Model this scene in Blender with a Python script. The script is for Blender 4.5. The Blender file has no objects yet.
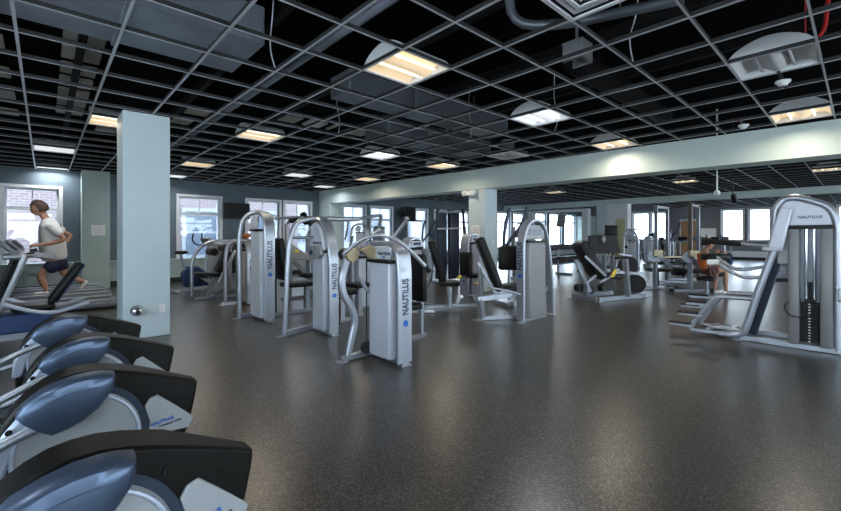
import bpy, bmesh, math, random
from mathutils import Vector, Matrix
random.seed(7)
SC = bpy.context.scene
C = SC.collection
PI = math.pi
FX, FY, FPX, HZ, EYE = .678, .735, 407.7, 235.0, 1.36

# ------------------------------------------------------------------ camera
cam = bpy.data.cameras.new('camera'); camo = bpy.data.objects.new('camera', cam); C.objects.link(camo)
camo.location = (0, 0, EYE); camo.rotation_euler = (PI/2, 0, -math.atan2(FX, FY))
cam.sensor_width = 36; cam.lens = 36*FPX/841; cam.shift_y = -20.5/841
cam.clip_start = .05; cam.clip_end = 300
SC.camera = camo
# ------------------------------------------------------------------ world
w = bpy.data.worlds.new('daylight'); SC.world = w; w.use_nodes = True
nt = w.node_tree; bg = nt.nodes['Background']
tc = nt.nodes.new('ShaderNodeTexCoord'); sp = nt.nodes.new('ShaderNodeSeparateXYZ')
rp = nt.nodes.new('ShaderNodeValToRGB')
nt.links.new(tc.outputs['Generated'], sp.inputs[0]); nt.links.new(sp.outputs['Z'], rp.inputs[0])
rp.color_ramp.elements[0].position = 0.0; rp.color_ramp.elements[0].color = (.86, .93, 1, 1)
rp.color_ramp.elements[1].position = .6; rp.color_ramp.elements[1].color = (.62, .8, 1, 1)
nt.links.new(rp.outputs[0], bg.inputs[0]); bg.inputs[1].default_value = 5.6
SC.view_settings.view_transform = 'Standard'; SC.view_settings.look = 'None'
SC.view_settings.gamma = 1; SC.view_settings.use_curve_mapping = False
SC.view_settings.exposure = 1.3
LAMP_W = 7          # watts of each ceiling lamp's tube

# ------------------------------------------------------------------ materials
M = {}
def mat(n, col, rough=.5, metal=0., emit=None, es=0., noise=0., nscale=20, spec=.5, bump=0., coat=0.):
    m = bpy.data.materials.new(n); m.use_nodes = True; t = m.node_tree; b = t.nodes['Principled BSDF']
    b.inputs['Base Color'].default_value = (*col, 1); b.inputs['Roughness'].default_value = rough
    b.inputs['Metallic'].default_value = metal; b.inputs['Specular IOR Level'].default_value = spec
    if coat: b.inputs['Coat Weight'].default_value = coat
    if emit: b.inputs['Emission Color'].default_value = (*emit, 1); b.inputs['Emission Strength'].default_value = es
    if noise or bump:
        tcn = t.nodes.new('ShaderNodeTexCoord'); nz = t.nodes.new('ShaderNodeTexNoise')
        nz.inputs['Scale'].default_value = nscale; nz.inputs['Detail'].default_value = 4
        t.links.new(tcn.outputs['Object'], nz.inputs['Vector'])
        if noise:
            mx = t.nodes.new('ShaderNodeMix'); mx.data_type = 'RGBA'
            mx.inputs['A'].default_value = (*[c*(1-noise) for c in col], 1)
            mx.inputs['B'].default_value = (*[min(1, c*(1+noise)) for c in col], 1)
            t.links.new(nz.outputs['Fac'], mx.inputs['Factor']); t.links.new(mx.outputs['Result'], b.inputs['Base Color'])
        if bump:
            bp = t.nodes.new('ShaderNodeBump'); bp.inputs['Strength'].default_value = bump; bp.inputs['Distance'].default_value = .01
            t.links.new(nz.outputs['Fac'], bp.inputs['Height']); t.links.new(bp.outputs[0], b.inputs['Normal'])
    M[n] = m; return m
mat('silver', (.40, .43, .475), .34, .7, noise=.05, nscale=6)
mat('silver_mid', (.25, .27, .30), .34, .6, noise=.06)
mat('silver_dark', (.20, .22, .25), .4, .5, noise=.08)
mat('shroud_white', (.52, .55, .61), .32, .1, noise=.03, nscale=4)
mat('shroud_grey', (.30, .31, .32), .4, .2, noise=.05)
mat('stack_panel', (.23, .23, .235), .45, .3, noise=.05)
mat('chrome', (.8, .82, .85), .12, 1)
mat('black_plastic', (.007, .007, .008), .4, noise=.2, spec=.3)
mat('black_vinyl', (.006, .006, .0065), .45, noise=.25, nscale=40, spec=.25)
mat('iron', (.010, .010, .011), .5, noise=.2, spec=.3)
mat('blue_plastic', (.015, .04, .12), .35)
mat('blue_logo', (.02, .12, .5), .4)
mat('logo_dark', (.03, .045, .09), .5)
mat('yellow', (.75, .55, .05), .5)
mat('tan_cap', (.36, .30, .19), .4, .4, noise=.1)
mat('red', (.5, .02, .02), .5)
mat('screen', (.006, .007, .008), .4, spec=.15)
mat('paper', (.8, .8, .78), .7, noise=.03)
mat('white_plastic', (.75, .76, .76), .45)
mat('column_paint', (.50, .59, .61), .55, noise=.05, nscale=3)
mat('sage_paint', (.38, .47, .43), .6, noise=.05, nscale=3)
mat('beam_paint', (.50, .59, .56), .6, noise=.05, nscale=2)
mat('beam_paint_dark', (.26, .36, .38), .6, noise=.05, nscale=2)
mat('wall_slate', (.10, .135, .16), .6, noise=.1, nscale=2)
mat('wall_grey', (.16, .165, .17), .6, noise=.08, nscale=2)
mat('wall_light', (.48, .52, .54), .6, noise=.04, nscale=2)
mat('wall_white', (.72, .73, .74), .6, noise=.03)
mat('navy_metal', (.025, .035, .06), .4, .3)
mat('tee_web', (.012, .012, .013), .6)
mat('trim_white', (.66, .68, .70), .45, noise=.03)
mat('ledge_paint', (.33, .40, .39), .55, noise=.05)
mat('base_black', (.012, .012, .012), .5)
mat('grid_metal', (.44, .46, .49), .4, .2)
mat('deck_black', (.003, .003, .0035), .9, spec=.05)
mat('duct_metal', (.24, .27, .32), .4, .3, noise=.4, nscale=2)
mat('duct_pad', (.55, .53, .46), .8, noise=.15, nscale=5)
mat('pipe_black', (.008, .008, .009), .6, spec=.15)
mat('fixture_white', (.62, .63, .64), .45)
mat('lens_warm', (.7, .6, .45), .5, emit=(1, .74, .44), es=.22)
mat('lens_cool', (.7, .7, .7), .5, emit=(.95, .97, 1), es=.25)
mat('lens_off', (.62, .62, .62), .5)
mat('tube_warm', (.9, .8, .6), .5, emit=(1, .86, .6), es=1.0)
mat('tube_cool', (.9, .9, .9), .5, emit=(.95, .97, 1), es=1.0)
mat('ell_shroud', (.008, .0075, .0065), .42, noise=.15, spec=.18)
mat('ell_blue', (.085, .12, .185), .34, .55, noise=.08, nscale=5)
mat('ell_side', (.03, .045, .07), .4, .3)
mat('ell_disc', (.36, .38, .39), .4, .1, noise=.03)
mat('ell_light', (.42, .47, .56), .4, .3)
mat('skin', (.46, .24, .15), .55, noise=.08)
mat('hair', (.06, .03, .02), .7, noise=.3)
mat('shirt_white', (.72, .71, .68), .8, bump=.3, nscale=12)
mat('shorts_navy', (.008, .016, .05), .7, bump=.3, nscale=12)
mat('shirt_orange', (.62, .15, .03), .8)
mat('shorts_red', (.10, .025, .02), .8)
mat('wood', (.35, .2, .09), .5, noise=.2)
mat('door_yellow', (.50, .50, .28), .5)
mat('orange_wood', (.45, .12, .03), .5, noise=.2)
mat('brown_paint', (.10, .075, .06), .5)
mat('asphalt', (.25, .25, .26), .9, noise=.2, nscale=3)
mat('window_frame_outside', (.24, .25, .26), .6)
mat('house_siding', (.22, .23, .25), .7)
mat('house_glass', (.07, .085, .11), .5)

def node_mat(n):
    m = bpy.data.materials.new(n); m.use_nodes = True; M[n] = m
    return m, m.node_tree, m.node_tree.nodes['Principled BSDF']
# speckled rubber floor
m, t, b = node_mat('rubber_floor')
tc = t.nodes.new('ShaderNodeTexCoord')
n1 = t.nodes.new('ShaderNodeTexVoronoi'); n1.inputs['Scale'].default_value = 130; n1.inputs['Randomness'].default_value = 1
n2 = t.nodes.new('ShaderNodeTexNoise'); n2.inputs['Scale'].default_value = .8; n2.inputs['Detail'].default_value = 5
t.links.new(tc.outputs['Object'], n1.inputs['Vector']); t.links.new(tc.outputs['Object'], n2.inputs['Vector'])
r1 = t.nodes.new('ShaderNodeValToRGB'); r1.color_ramp.elements[0].position = .55; r1.color_ramp.elements[0].color = (.008, .008, .009, 1)
r1.color_ramp.elements[1].position = 1; r1.color_ramp.elements[1].color = (.16, .15, .135, 1)
r2 = t.nodes.new('ShaderNodeValToRGB'); r2.color_ramp.elements[0].position = .35; r2.color_ramp.elements[0].color = (.75, .78, .82, 1)
r2.color_ramp.elements[1].position = .65; r2.color_ramp.elements[1].color = (1.15, 1.05, .92, 1)
mx = t.nodes.new('ShaderNodeMix'); mx.data_type = 'RGBA'; mx.blend_type = 'MULTIPLY'; mx.inputs['Factor'].default_value = 1
sx_ = t.nodes.new('ShaderNodeSeparateColor'); t.links.new(n1.outputs['Color'], sx_.inputs[0]); t.links.new(sx_.outputs[0], r1.inputs[0]); t.links.new(n2.outputs['Fac'], r2.inputs[0])
t.links.new(r1.outputs[0], mx.inputs['A']); t.links.new(r2.outputs[0], mx.inputs['B']); t.links.new(mx.outputs['Result'], b.inputs['Base Color'])
mr = t.nodes.new('ShaderNodeMapRange'); mr.inputs['To Min'].default_value = .27; mr.inputs['To Max'].default_value = .36
t.links.new(n2.outputs['Fac'], mr.inputs['Value']); t.links.new(mr.outputs[0], b.inputs['Roughness'])
bp = t.nodes.new('ShaderNodeBump'); bp.inputs['Strength'].default_value = .18; bp.inputs['Distance'].default_value = .001
t.links.new(sx_.outputs[1], bp.inputs['Height']); t.links.new(bp.outputs[0], b.inputs['Normal'])
b.inputs['Specular IOR Level'].default_value = 1.0
# brick outside
m, t, b = node_mat('brick_pale')
tc = t.nodes.new('ShaderNodeTexCoord'); mp = t.nodes.new('ShaderNodeMapping'); mp.inputs['Rotation'].default_value = (PI/2, 0, 0)
bk = t.nodes.new('ShaderNodeTexBrick'); bk.inputs['Scale'].default_value = 1
bk.inputs['Color1'].default_value = (.13, .080, .078, 1); bk.inputs['Color2'].default_value = (.16, .115, .115, 1); bk.inputs['Mortar'].default_value = (.21, .19, .19, 1)
bk.inputs['Brick Width'].default_value = .24; bk.inputs['Row Height'].default_value = .085; bk.inputs['Mortar Size'].default_value = .012
t.links.new(tc.outputs['Object'], mp.inputs[0]); t.links.new(mp.outputs[0], bk.inputs['Vector']); t.links.new(bk.outputs['Color'], b.inputs['Base Color'])
# window glass
m, t, b = node_mat('glass')
t.nodes.remove(b); out = t.nodes['Material Output']
tr = t.nodes.new('ShaderNodeBsdfTransparent'); gl = t.nodes.new('ShaderNodeBsdfGlossy'); gl.inputs['Roughness'].default_value = .02
tr.inputs[0].default_value = (.93, .96, .98, 1)
lw = t.nodes.new('ShaderNodeLayerWeight'); lw.inputs['Blend'].default_value = .5; pw = t.nodes.new('ShaderNodeMath'); pw.operation = 'POWER'; pw.inputs[1].default_value = 5; t.links.new(lw.outputs['Facing'], pw.inputs[0]); fr = t.nodes.new('ShaderNodeMath'); fr.operation = 'MULTIPLY_ADD'; fr.inputs[1].default_value = .45; fr.inputs[2].default_value = .03; t.links.new(pw.outputs[0], fr.inputs[0]); ms = t.nodes.new('ShaderNodeMixShader')
t.links.new(fr.outputs[0], ms.inputs[0]); t.links.new(tr.outputs[0], ms.inputs[1]); t.links.new(gl.outputs[0], ms.inputs[2]); t.links.new(ms.outputs[0], out.inputs[0])

# ------------------------------------------------------------------ helpers
def V(*a): return Vector(a[0]) if len(a) == 1 else Vector(a)
def depth(px, py, D):
    s = (px-420.5)/FPX
    return Vector((D*(FX+FY*s), D*(FY-FX*s), EYE-(py-HZ)*D/FPX))
class MB:
    def __init__(s): s.bm = bmesh.new()
    def box(s, c, d, rot=None, bev=0, seg=2):
        r = bmesh.ops.create_cube(s.bm, size=1)['verts']
        bmesh.ops.scale(s.bm, vec=d, verts=r)
        if bev:
            es = list({e for v in r for e in v.link_edges})
            q = bmesh.ops.bevel(s.bm, geom=es, offset=bev, segments=seg, affect='EDGES', profile=.5)
            r = list({v for f in q['faces'] for v in f.verts} | {v for v in r if v.is_valid})
        if rot: bmesh.ops.rotate(s.bm, cent=(0, 0, 0), matrix=rot, verts=r)
        bmesh.ops.translate(s.bm, vec=V(c), verts=r); return s
    def bar(s, p0, p1, w, h, bev=.004, roll=0):
        p0, p1 = V(p0), V(p1); d = p1-p0; q = d.to_track_quat('Z', 'Y')
        if abs(d.normalized().z) > .95: q = Vector((0, 0, 1)).rotation_difference(d.normalized())
        R = q.to_matrix() @ Matrix.Rotation(roll, 3, 'Z')
        return s.box((p0+p1)/2, (w, h, d.length), R, bev, 1)
    def cyl(s, p0, p1, r, r2=None, seg=16, cap=True):
        p0, p1 = V(p0), V(p1); d = p1-p0
        q = Vector((0, 0, 1)).rotation_difference(d.normalized()).to_matrix().to_4x4()
        bmesh.ops.create_cone(s.bm, cap_ends=cap, segments=seg, radius1=r, radius2=r if r2 is None else r2, depth=d.length, matrix=Matrix.Translation((p0+p1)/2) @ q); return s
    def ball(s, c, r, sc=(1, 1, 1), u=16, v=10):
        bmesh.ops.create_uvsphere(s.bm, u_segments=u, v_segments=v, radius=r, matrix=Matrix.Translation(V(c)) @ Matrix.Diagonal((*sc, 1))); return s
    def sweep(s, pts, prof, up=None, closed=False, cap=True):
        pts = [V(p) for p in pts]; n = len(pts); rings = []
        prev = None
        for i, p in enumerate(pts):
            a = pts[(i-1) % n] if (i or closed) else p; c = pts[(i+1) % n] if (i < n-1 or closed) else p
            tg = (c-a).normalized()
            if up is not None:
                side = tg.cross(V(up)).normalized(); nn = side.cross(tg).normalized()
            else:
                if prev is None:
                    ref = Vector((0, 0, 1)) if abs(tg.z) < .9 else Vector((1, 0, 0))
                    nn = (ref-tg*ref.dot(tg)).normalized()
                else: nn = (prev-tg*prev.dot(tg)).normalized()
                side = tg.cross(nn)
            prev = nn; k = 1
            if 0 < i < n-1 or closed:
                d1 = (p-a).normalized(); d2 = (c-p).normalized(); k = 1/max(.6, math.cos(d1.angle(d2, 0)/2))
            rings.append([s.bm.verts.new(p+side*u*1+nn*v*1) for u, v in prof])
        m_ = len(prof)
        for i in range(n if closed else n-1):
            A, B = rings[i], rings[(i+1) % n]
            for j in range(m_):
                s.bm.faces.new((A[j], A[(j+1) % m_], B[(j+1) % m_], B[j]))
        if cap and not closed:
            s.bm.faces.new(rings[0][::-1]); s.bm.faces.new(rings[-1])
        return s
    def tube(s, pts, r, seg=12, smooth=4, closed=False):
        pts = fillet(pts, smooth) if smooth else pts
        return s.sweep(pts, [(r*math.cos(2*PI*k/seg), r*math.sin(2*PI*k/seg)) for k in range(seg)], closed=closed)
    def strap(s, pts, w, h, up, smooth=4):     # flat band, w along 'side', h along up
        pts = fillet(pts, smooth) if smooth else pts; c = min(w, h)*.22
        a, b_ = w/2, h/2
        return s.sweep(pts, [(-a+c, -b_), (a-c, -b_), (a, -b_+c), (a, b_-c), (a-c, b_), (-a+c, b_), (-a, b_-c), (-a, -b_+c)], up=up)
    def prism(s, pts, axis, d0, d1):            # outline in the plane normal to axis, between d0 and d1
        def mk(p, d):
            return {'x': (d, p[0], p[1]), 'y': (p[0], d, p[1]), 'z': (p[0], p[1], d)}[axis]
        A = [s.bm.verts.new(mk(p, d0)) for p in pts]; B = [s.bm.verts.new(mk(p, d1)) for p in pts]; n = len(pts)
        s.bm.faces.new(A[::-1]); s.bm.faces.new(B)
        for i in range(n): s.bm.faces.new((A[i], A[(i+1) % n], B[(i+1) % n], B[i]))
        return s
    def build(s, name, m, parent=None, bev=0, smooth=True):
        bmesh.ops.recalc_face_normals(s.bm, faces=s.bm.faces)
        off = root_of(parent)['_loc'] if parent else None
        if off is not None: bmesh.ops.translate(s.bm, vec=-Vector(off), verts=s.bm.verts)
        me = bpy.data.meshes.new(name); s.bm.to_mesh(me); s.bm.free()
        me.materials.append(M[m] if isinstance(m, str) else m)
        o = bpy.data.objects.new(name, me); C.objects.link(o)
        if parent: o.parent = parent
        if smooth:
            for p in me.polygons: p.use_smooth = True
            me.set_sharp_from_angle(angle=math.radians(38))
        if bev:
            md = o.modifiers.new('bevel', 'BEVEL'); md.width = bev; md.segments = 2; md.limit_method = 'ANGLE'; md.angle_limit = math.radians(38)
        return o
def fillet(pts, k):                             # round a polyline's inner corners
    pts = [V(p) for p in pts]
    if len(pts) < 3 or not k: return pts
    out = [pts[0]]
    for i in range(1, len(pts)-1):
        a, b_, c = pts[i-1], pts[i], pts[i+1]
        l = min((b_-a).length, (c-b_).length)*.48
        p0 = b_+(a-b_).normalized()*l; p1 = b_+(c-b_).normalized()*l
        for j in range(k+1):
            u = j/k; q = p0*(1-u)**2+b_*2*u*(1-u)+p1*u*u
            if (q-out[-1]).length > 1e-4: out.append(q)
    out.append(pts[-1]); return out
def root_of(o):
    while o.parent: o = o.parent
    return o
def thing(name, label, cat, loc=(0, 0, 0), group=None):
    o = bpy.data.objects.new(name, None); C.objects.link(o); o.empty_display_size = .1
    o.location = loc; o['_loc'] = list(loc); o['label'] = label; o['category'] = cat
    if group: o['group'] = group
    return o
def tag(o, label, cat, group=None, kind=None):
    o['label'] = label; o['category'] = cat
    if group: o['group'] = group
    if kind: o['kind'] = kind
    return o
def struct(o): o['kind'] = 'structure'; return o
def part_label(o, s): o['label'] = s; return o
def copy_tree(o, parent=None):
    c = o.copy(); C.objects.link(c)
    if parent: c.parent = parent
    for ch in list(o.children): copy_tree(ch, c)
    return c
def place(o, loc, rz=0, label=None, group=None):
    o.location = loc; o.rotation_euler = (0, 0, rz)
    if label: o['label'] = label
    if group: o['group'] = group
    return o
def lettering(txt, size, m, parent, loc, rot, name='lettering', ext=.0015, sx=1):
    cu = bpy.data.curves.new(name, 'FONT'); cu.body = txt; cu.size = size; cu.extrude = ext; cu.offset = size*.028; cu.align_x = 'CENTER'; cu.align_y = 'CENTER'
    tmp = bpy.data.objects.new(name, cu); C.objects.link(tmp)
    dg = bpy.context.evaluated_depsgraph_get(); dg.update()
    me = bpy.data.meshes.new_from_object(tmp.evaluated_get(dg)); bpy.data.objects.remove(tmp)
    o = bpy.data.objects.new(name, me); C.objects.link(o); me.materials.clear(); me.materials.append(M[m])
    R = rot if isinstance(rot, Matrix) else rot
    off = Vector(root_of(parent)['_loc']) if parent else Vector()
    me.transform(Matrix.Translation(V(loc)-off) @ R.to_4x4() @ Matrix.Diagonal((sx, 1, 1, 1)))
    if parent: o.parent = parent
    return o
def basis(xa, ya):                             # text axes: xa reading direction, ya letter-up
    xa, ya = V(xa).normalized(), V(ya).normalized(); za = xa.cross(ya)
    return Matrix((xa, ya, za)).transposed()
def beamx(y): return 8.12-.05*y                # near face of the painted beam

# ------------------------------------------------------------------ structure
CZ, DZ, PZ = 2.96, 3.95, 2.985
XL, XR, YF, YB = -3.2, 28.5, -7.0, 13.6
struct(MB().box(((XL+XR)/2, (YF+YB)/2, -.06), (XR-XL+.6, YB-YF+.6, .12)).build('floor', 'rubber_floor', smooth=False))
struct(MB().box(((XL+XR)/2, (YF+YB)/2, DZ+.06), (XR-XL+.6, YB-YF+.6, .12)).build('ceiling', 'deck_black', smooth=False))
def wall(name, axis, pos, th, a0, a1, holes, m):   # holes (a0,a1,z0,z1)
    xs = sorted({a0, a1, *[h[0] for h in holes], *[h[1] for h in holes]}); mb = MB()
    for i in range(len(xs)-1):
        c = (xs[i]+xs[i+1])/2; hs = sorted([h for h in holes if h[0] < c < h[1]], key=lambda h: h[2]); z = 0
        segs = []
        for h in hs: segs.append((z, h[2])); z = h[3]
        segs.append((z, PZ))
        for z0, z1 in segs:
            if z1-z0 < .01: continue
            d = xs[i+1]-xs[i]
            if axis == 'y': mb.box((c, pos+th/2, (z0+z1)/2), (d, abs(th), z1-z0))
            else: mb.box((pos+th/2, c, (z0+z1)/2), (abs(th), d, z1-z0))
    pl = MB(); c, d = (a0+a1)/2, a1-a0
    if axis == 'y': pl.box((c, pos+th/2, (PZ+DZ)/2), (d, abs(th), DZ-PZ))
    else: pl.box((pos+th/2, c, (PZ+DZ)/2), (abs(th), d, DZ-PZ))
    struct(pl.build(name+'_plenum', 'deck_black', smooth=False))
    return struct(mb.build(name, m, smooth=False))
wb = [(-.70, .27, .58, 2.5), (2.9, 4.03, .58, 2.5), (4.86, 5.94, .58, 2.5), (6.14, 7.1, .58, 2.5)]
wb2 = [(8.5, 9.5, .58, 2.5), (9.8, 10.89, .58, 2.5), (11.8, 12.95, .58, 2.5), (13.45, 14.5, .58, 2.5), (14.9, 15.95, .58, 2.5),
       (18.3, 19.5, .4, 2.6), (19.8, 21., .4, 2.6), (21.9, 23.4, .4, 2.72), (23.8, 25.3, .4, 2.72), (25.7, 27.3, .4, 2.72)]
far = [(9.32, 10.25, 1.07, 2.77), (8.25, 9.15, 1.07, 2.77), (4.5, 5.45, 1.07, 2.77), (3.35, 4.23, 1.07, 2.77), (-.3, .8, 1.07, 2.77), (-1.6, -.6, 1.07, 2.77)]
front = [(-2+3.1*i, .4+3.1*i, .7, 2.75) for i in range(9)]
leftw = [(-5+2.6*i, -3+2.6*i, .9, 2.6) for i in range(4)]
wall('wall_back', 'y', YB, .25, XL-.25, 7.75, wb, 'wall_slate')
wall('wall_back_annex', 'y', YB, .25, 7.75, XR+.25, wb2, 'wall_slate')
wall('wall_right', 'x', XR, .25, YF-.25, YB, far, 'wall_grey')
wall('wall_front', 'y', YF, -.25, XL-.25, XR+.25, front, 'wall_light')
wall('wall_left', 'x', XL, -.25, YF, YB, leftw, 'wall_slate')
wn = 0
def window(axis, pos, h, transom=True, th=.25, half=True):
    global wn; wn += 1
    a0, a1, z0, z1 = h; fw = .05; mb = MB()
    def bx(ac, zc, da, dz, dd, off=0):
        if axis == 'y': mb.box((ac, pos+th/2+off, zc), (da, dd, dz))
        else: mb.box((pos+th/2+off, ac, zc), (dd, da, dz))
    am, zm = (a0+a1)/2, (z0+z1)/2
    for a in (a0+fw/2, a1-fw/2): bx(a, zm, fw, z1-z0, .1)
    for z in (z0+fw/2, z1-fw/2): bx(am, z, a1-a0-2*fw, fw, .1)
    zt = z1-.5
    if transom:
        bx(am, zt, a1-a0-2*fw, .09, .08)
        bx(am, (zt+.045+z1-fw)/2, .025, z1-fw-zt-.045, .05)
    # inside casing
    s = -1 if th > 0 else 1; oo = -th/2+s*.012
    for a in (a0-.035, a1+.035): bx(a, zm, .07, z1-z0+.14, .03, oo)
    bx(am, z1+.035, a1-a0, .07, .03, oo); bx(am, z0-.03, a1-a0+.2, .04, .09, oo+s*.03)
    o = struct(mb.build('window_%d' % wn, 'trim_white', smooth=False))
    g = MB(); mb = g
    if transom:
        bx(am, (z0+fw+zt-.045)/2, a1-a0-2*fw-.004, zt-.045-z0-fw-.004, .006)
        for q in (-1, 1): bx(am+q*((a1-a0-2*fw)/4+.00625), (zt+.045+z1-fw)/2, (a1-a0-2*fw)/2-.017, z1-fw-zt-.049, .006)
    else: bx(am, zm, a1-a0-2*fw-.004, z1-z0-2*fw-.004, .006)
    mb.build('window_pane', 'glass', o, smooth=False) if False else None
    me_o = build_child(g, 'window_pane', 'glass', o)
    return o
def build_child(g, name, m, o):
    bmesh.ops.recalc_face_normals(g.bm, faces=g.bm.faces); me = bpy.data.meshes.new(name); g.bm.to_mesh(me); g.bm.free()
    me.materials.append(M[m]); c = bpy.data.objects.new(name, me); C.objects.link(c); c.parent = o; return c
for h in wb: window('y', YB, h)
for h in wb2: window('y', YB, h)
for h in far: window('x', XR, h, transom=False)
for h in front: window('y', YF, h, th=-.25)
for h in leftw: window('x', XL, h, th=-.25)

# painted beam (slightly skewed to the grid) and cross beam
def skewbox(mb, y0, y1, z0, z1, wd, lift=0):
    pts = [(beamx(y0), y0), (beamx(y0)+wd, y0), (beamx(y1)+wd, y1), (beamx(y1), y1)]
    return mb.prism(pts, 'z', z0, z1)
struct(skewbox(MB(), YF, YB, 2.486, 2.975, .5).build('trim_1', 'beam_paint', smooth=False))
struct(skewbox(MB(), 12.9, YB, 0, 2.486, .55).build('trim_2', 'beam_paint', smooth=False))
struct(MB().box((19.15, (YF+YB)/2, (2.74+2.975)/2), (.5, YB-YF, 2.975-2.74)).build('trim_3', 'beam_paint', smooth=False))
# ceiling grid
gx = [-.1635+.61*i for i in range(-4, 47)]; gy = [.255+.61*j for j in range(-11, 22)]
zones = [(XL, None), (None, 18.9), (19.4, XR)]
def grid(a, b_, num):
    mb = MB(); wb_ = MB()
    for x in gx:
        if a+.02 < x < b_-.02:
            mb.box((x, (YF+YB)/2, CZ+.0015), (.022, YB-YF-.02, .003)); wb_.box((x, (YF+YB)/2, CZ+.022), (.012, YB-YF-.02, .038))
    for y in gy:
        if YF < y < YB:
            mb.box(((a+b_)/2, y, CZ+.0035), (b_-a, .016, .003)); wb_.box(((a+b_)/2, y, CZ+.0225), (b_-a, .010, .036))
    o = struct(mb.build('trim_%d' % num, 'grid_metal', smooth=False))
    build_child(wb_, 'tee_web', 'tee_web', o)
grid(XL+.01, 7.99, 5); grid(8.3, 18.89, 6); grid(19.41, XR-.01, 7)
# columns
struct(MB().box((1.0, 6.70, 1.485), (.53, .55, 2.97), bev=.008, seg=1).build('trim_8', 'column_paint', smooth=False))
struct(MB().box((8.06, 6.44, 1.2425), (.48, .52, 2.485), bev=.008, seg=1).build('trim_9', 'column_paint', smooth=False))
struct(MB().box((.96, 13.35, 1.485), (.56, .5, 2.97), bev=.008, seg=1).build('trim_10', 'sage_paint', smooth=False))
struct(MB().box((19.15, 8.15, 1.37), (.5, .5, 2.74)).build('trim_11', 'column_paint', smooth=False))
struct(MB().box((27.9, 13.1, 1.33), (1.0, .9, 2.66)).build('trim_12', 'sage_paint', smooth=False))
struct(MB().box((19.1, 8.98, 1.25), (.3, .3, 2.5)).box((19.1, 11.95, 1.25), (.3, .3, 2.5)).box((19.1, 10.46, 2.56), (.3, 3.26, .12)).build('trim_13', 'trim_white', smooth=False))
# closet block with the yellow door
cl = MB().box((19.12, 7.45, 1.37), (.44, .84, 2.74)); struct(cl.build('wall_closet', 'wall_white', smooth=False))
d = struct(MB().box((18.88, 7.32, 1.05), (.03, .42, 2.1)).build('door_1', 'door_yellow', smooth=False))
build_child(MB().box((18.88, 7.10, 1.08), (.05, .04, 2.2)).box((18.88, 7.55, 1.08), (.05, .04, 2.2)).box((18.88, 7.325, 2.2), (.05, .49, .05)), 'door_frame', 'trim_white', d)
build_child(MB().ball((18.84, 7.18, 1.0), .03), 'door_handle', 'chrome', d)
d = struct(MB().box((XR-.03, 7.05, 1.1), (.04, .85, 2.2)).build('door_2', 'wood', smooth=False))
build_child(MB().box((XR-.03, 6.58, 1.15), (.06, .07, 2.3)).box((XR-.03, 7.52, 1.15), (.06, .07, 2.3)).box((XR-.03, 7.05, 2.26), (.06, 1.0, .08)), 'door_frame', 'trim_white', d)
build_child(MB().ball((XR-.08, 6.75, 1.0), .035), 'door_handle', 'chrome', d)
# heater ledges along the walls and black toe kick
struct(MB().box(((XL+7.4)/2+.0, YB-.14, .40), (7.4-XL, .26, .5)).box(((XL+7.4)/2, YB-.15, .665), (7.4-XL, .3, .03)).build('trim_14', 'ledge_paint', smooth=False))
struct(MB().box(((XL+7.4)/2, YB-.10, .075), (7.4-XL, .18, .15)).build('baseboard_back', 'base_black', smooth=False))
struct(MB().box(((8.1+27.3)/2, YB-.12, .22), (19.2, .22, .3)).build('trim_15', 'ledge_paint', smooth=False))
struct(MB().box(((8.1+27.3)/2, YB-.1, .035), (19.2, .18, .07)).build('baseboard_annex', 'base_black', smooth=False))
struct(MB().box((XR-.16, -.6, .29), (.3, 12, .28)).box((XR-.17, -.6, .445), (.34, 12, .03)).build('trim_16', 'trim_white', smooth=False))
struct(MB().box((XR-.12, -.6, .075), (.22, 12, .15)).build('baseboard_right', 'base_black', smooth=False))

# outside: street level, brick building behind, pale building beside
tag(MB().box((12, 23.5, -.3), (90, 18, .3)).build('street', 'asphalt', smooth=False), 'pale pavement outside beyond the back windows', 'pavement')['kind'] = 'structure'
tag(MB().box((44, 0, -.3), (30, 60, .3)).build('street', 'asphalt', smooth=False), 'pale pavement outside beyond the far right windows', 'pavement')['kind'] = 'structure'
bb = thing('brick_building', 'pale pink brick building with white framed windows outside the back windows', 'building', (0, 18.5, -.15))
MB().box((0.5, 19.5, 4.4), (17, 2, 9.1)).build('wall', 'brick_pale', bb, smooth=False)
for i, x in enumerate((-5.5, -2.0, 1.2, 4.75, 7.6)):
    for z in (1.45, 4.6):
        f_ = MB().box((x, 18.46, z), (1.4, .1, 2.0)).build('window', 'window_frame_outside', bb, smooth=False)
        MB().box((x, 18.40, z-.45), (1.15, .03, .85)).box((x, 18.40, z+.47), (1.15, .03, .8)).build('pane', 'house_glass', f_, smooth=False)
hb = thing('pale_house', 'white sided house with grey windows outside the windows behind the cable rack', 'building', (18, 26, -.15))
MB().box((19, 28, 3.4), (16, 4, 7)).build('wall', 'house_siding', hb, smooth=False)
for x in (13, 16, 19, 22, 25):
    MB().box((x, 25.97, 1.7), (1.6, .1, 1.5)).build('window', 'house_glass', hb, smooth=False)
MB().prism([(25.5, 6.9), (30.5, 6.9), (28, 9)], 'x', 10.6, 27.4).build('roof', 'silver_dark', hb, smooth=False)

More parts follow.
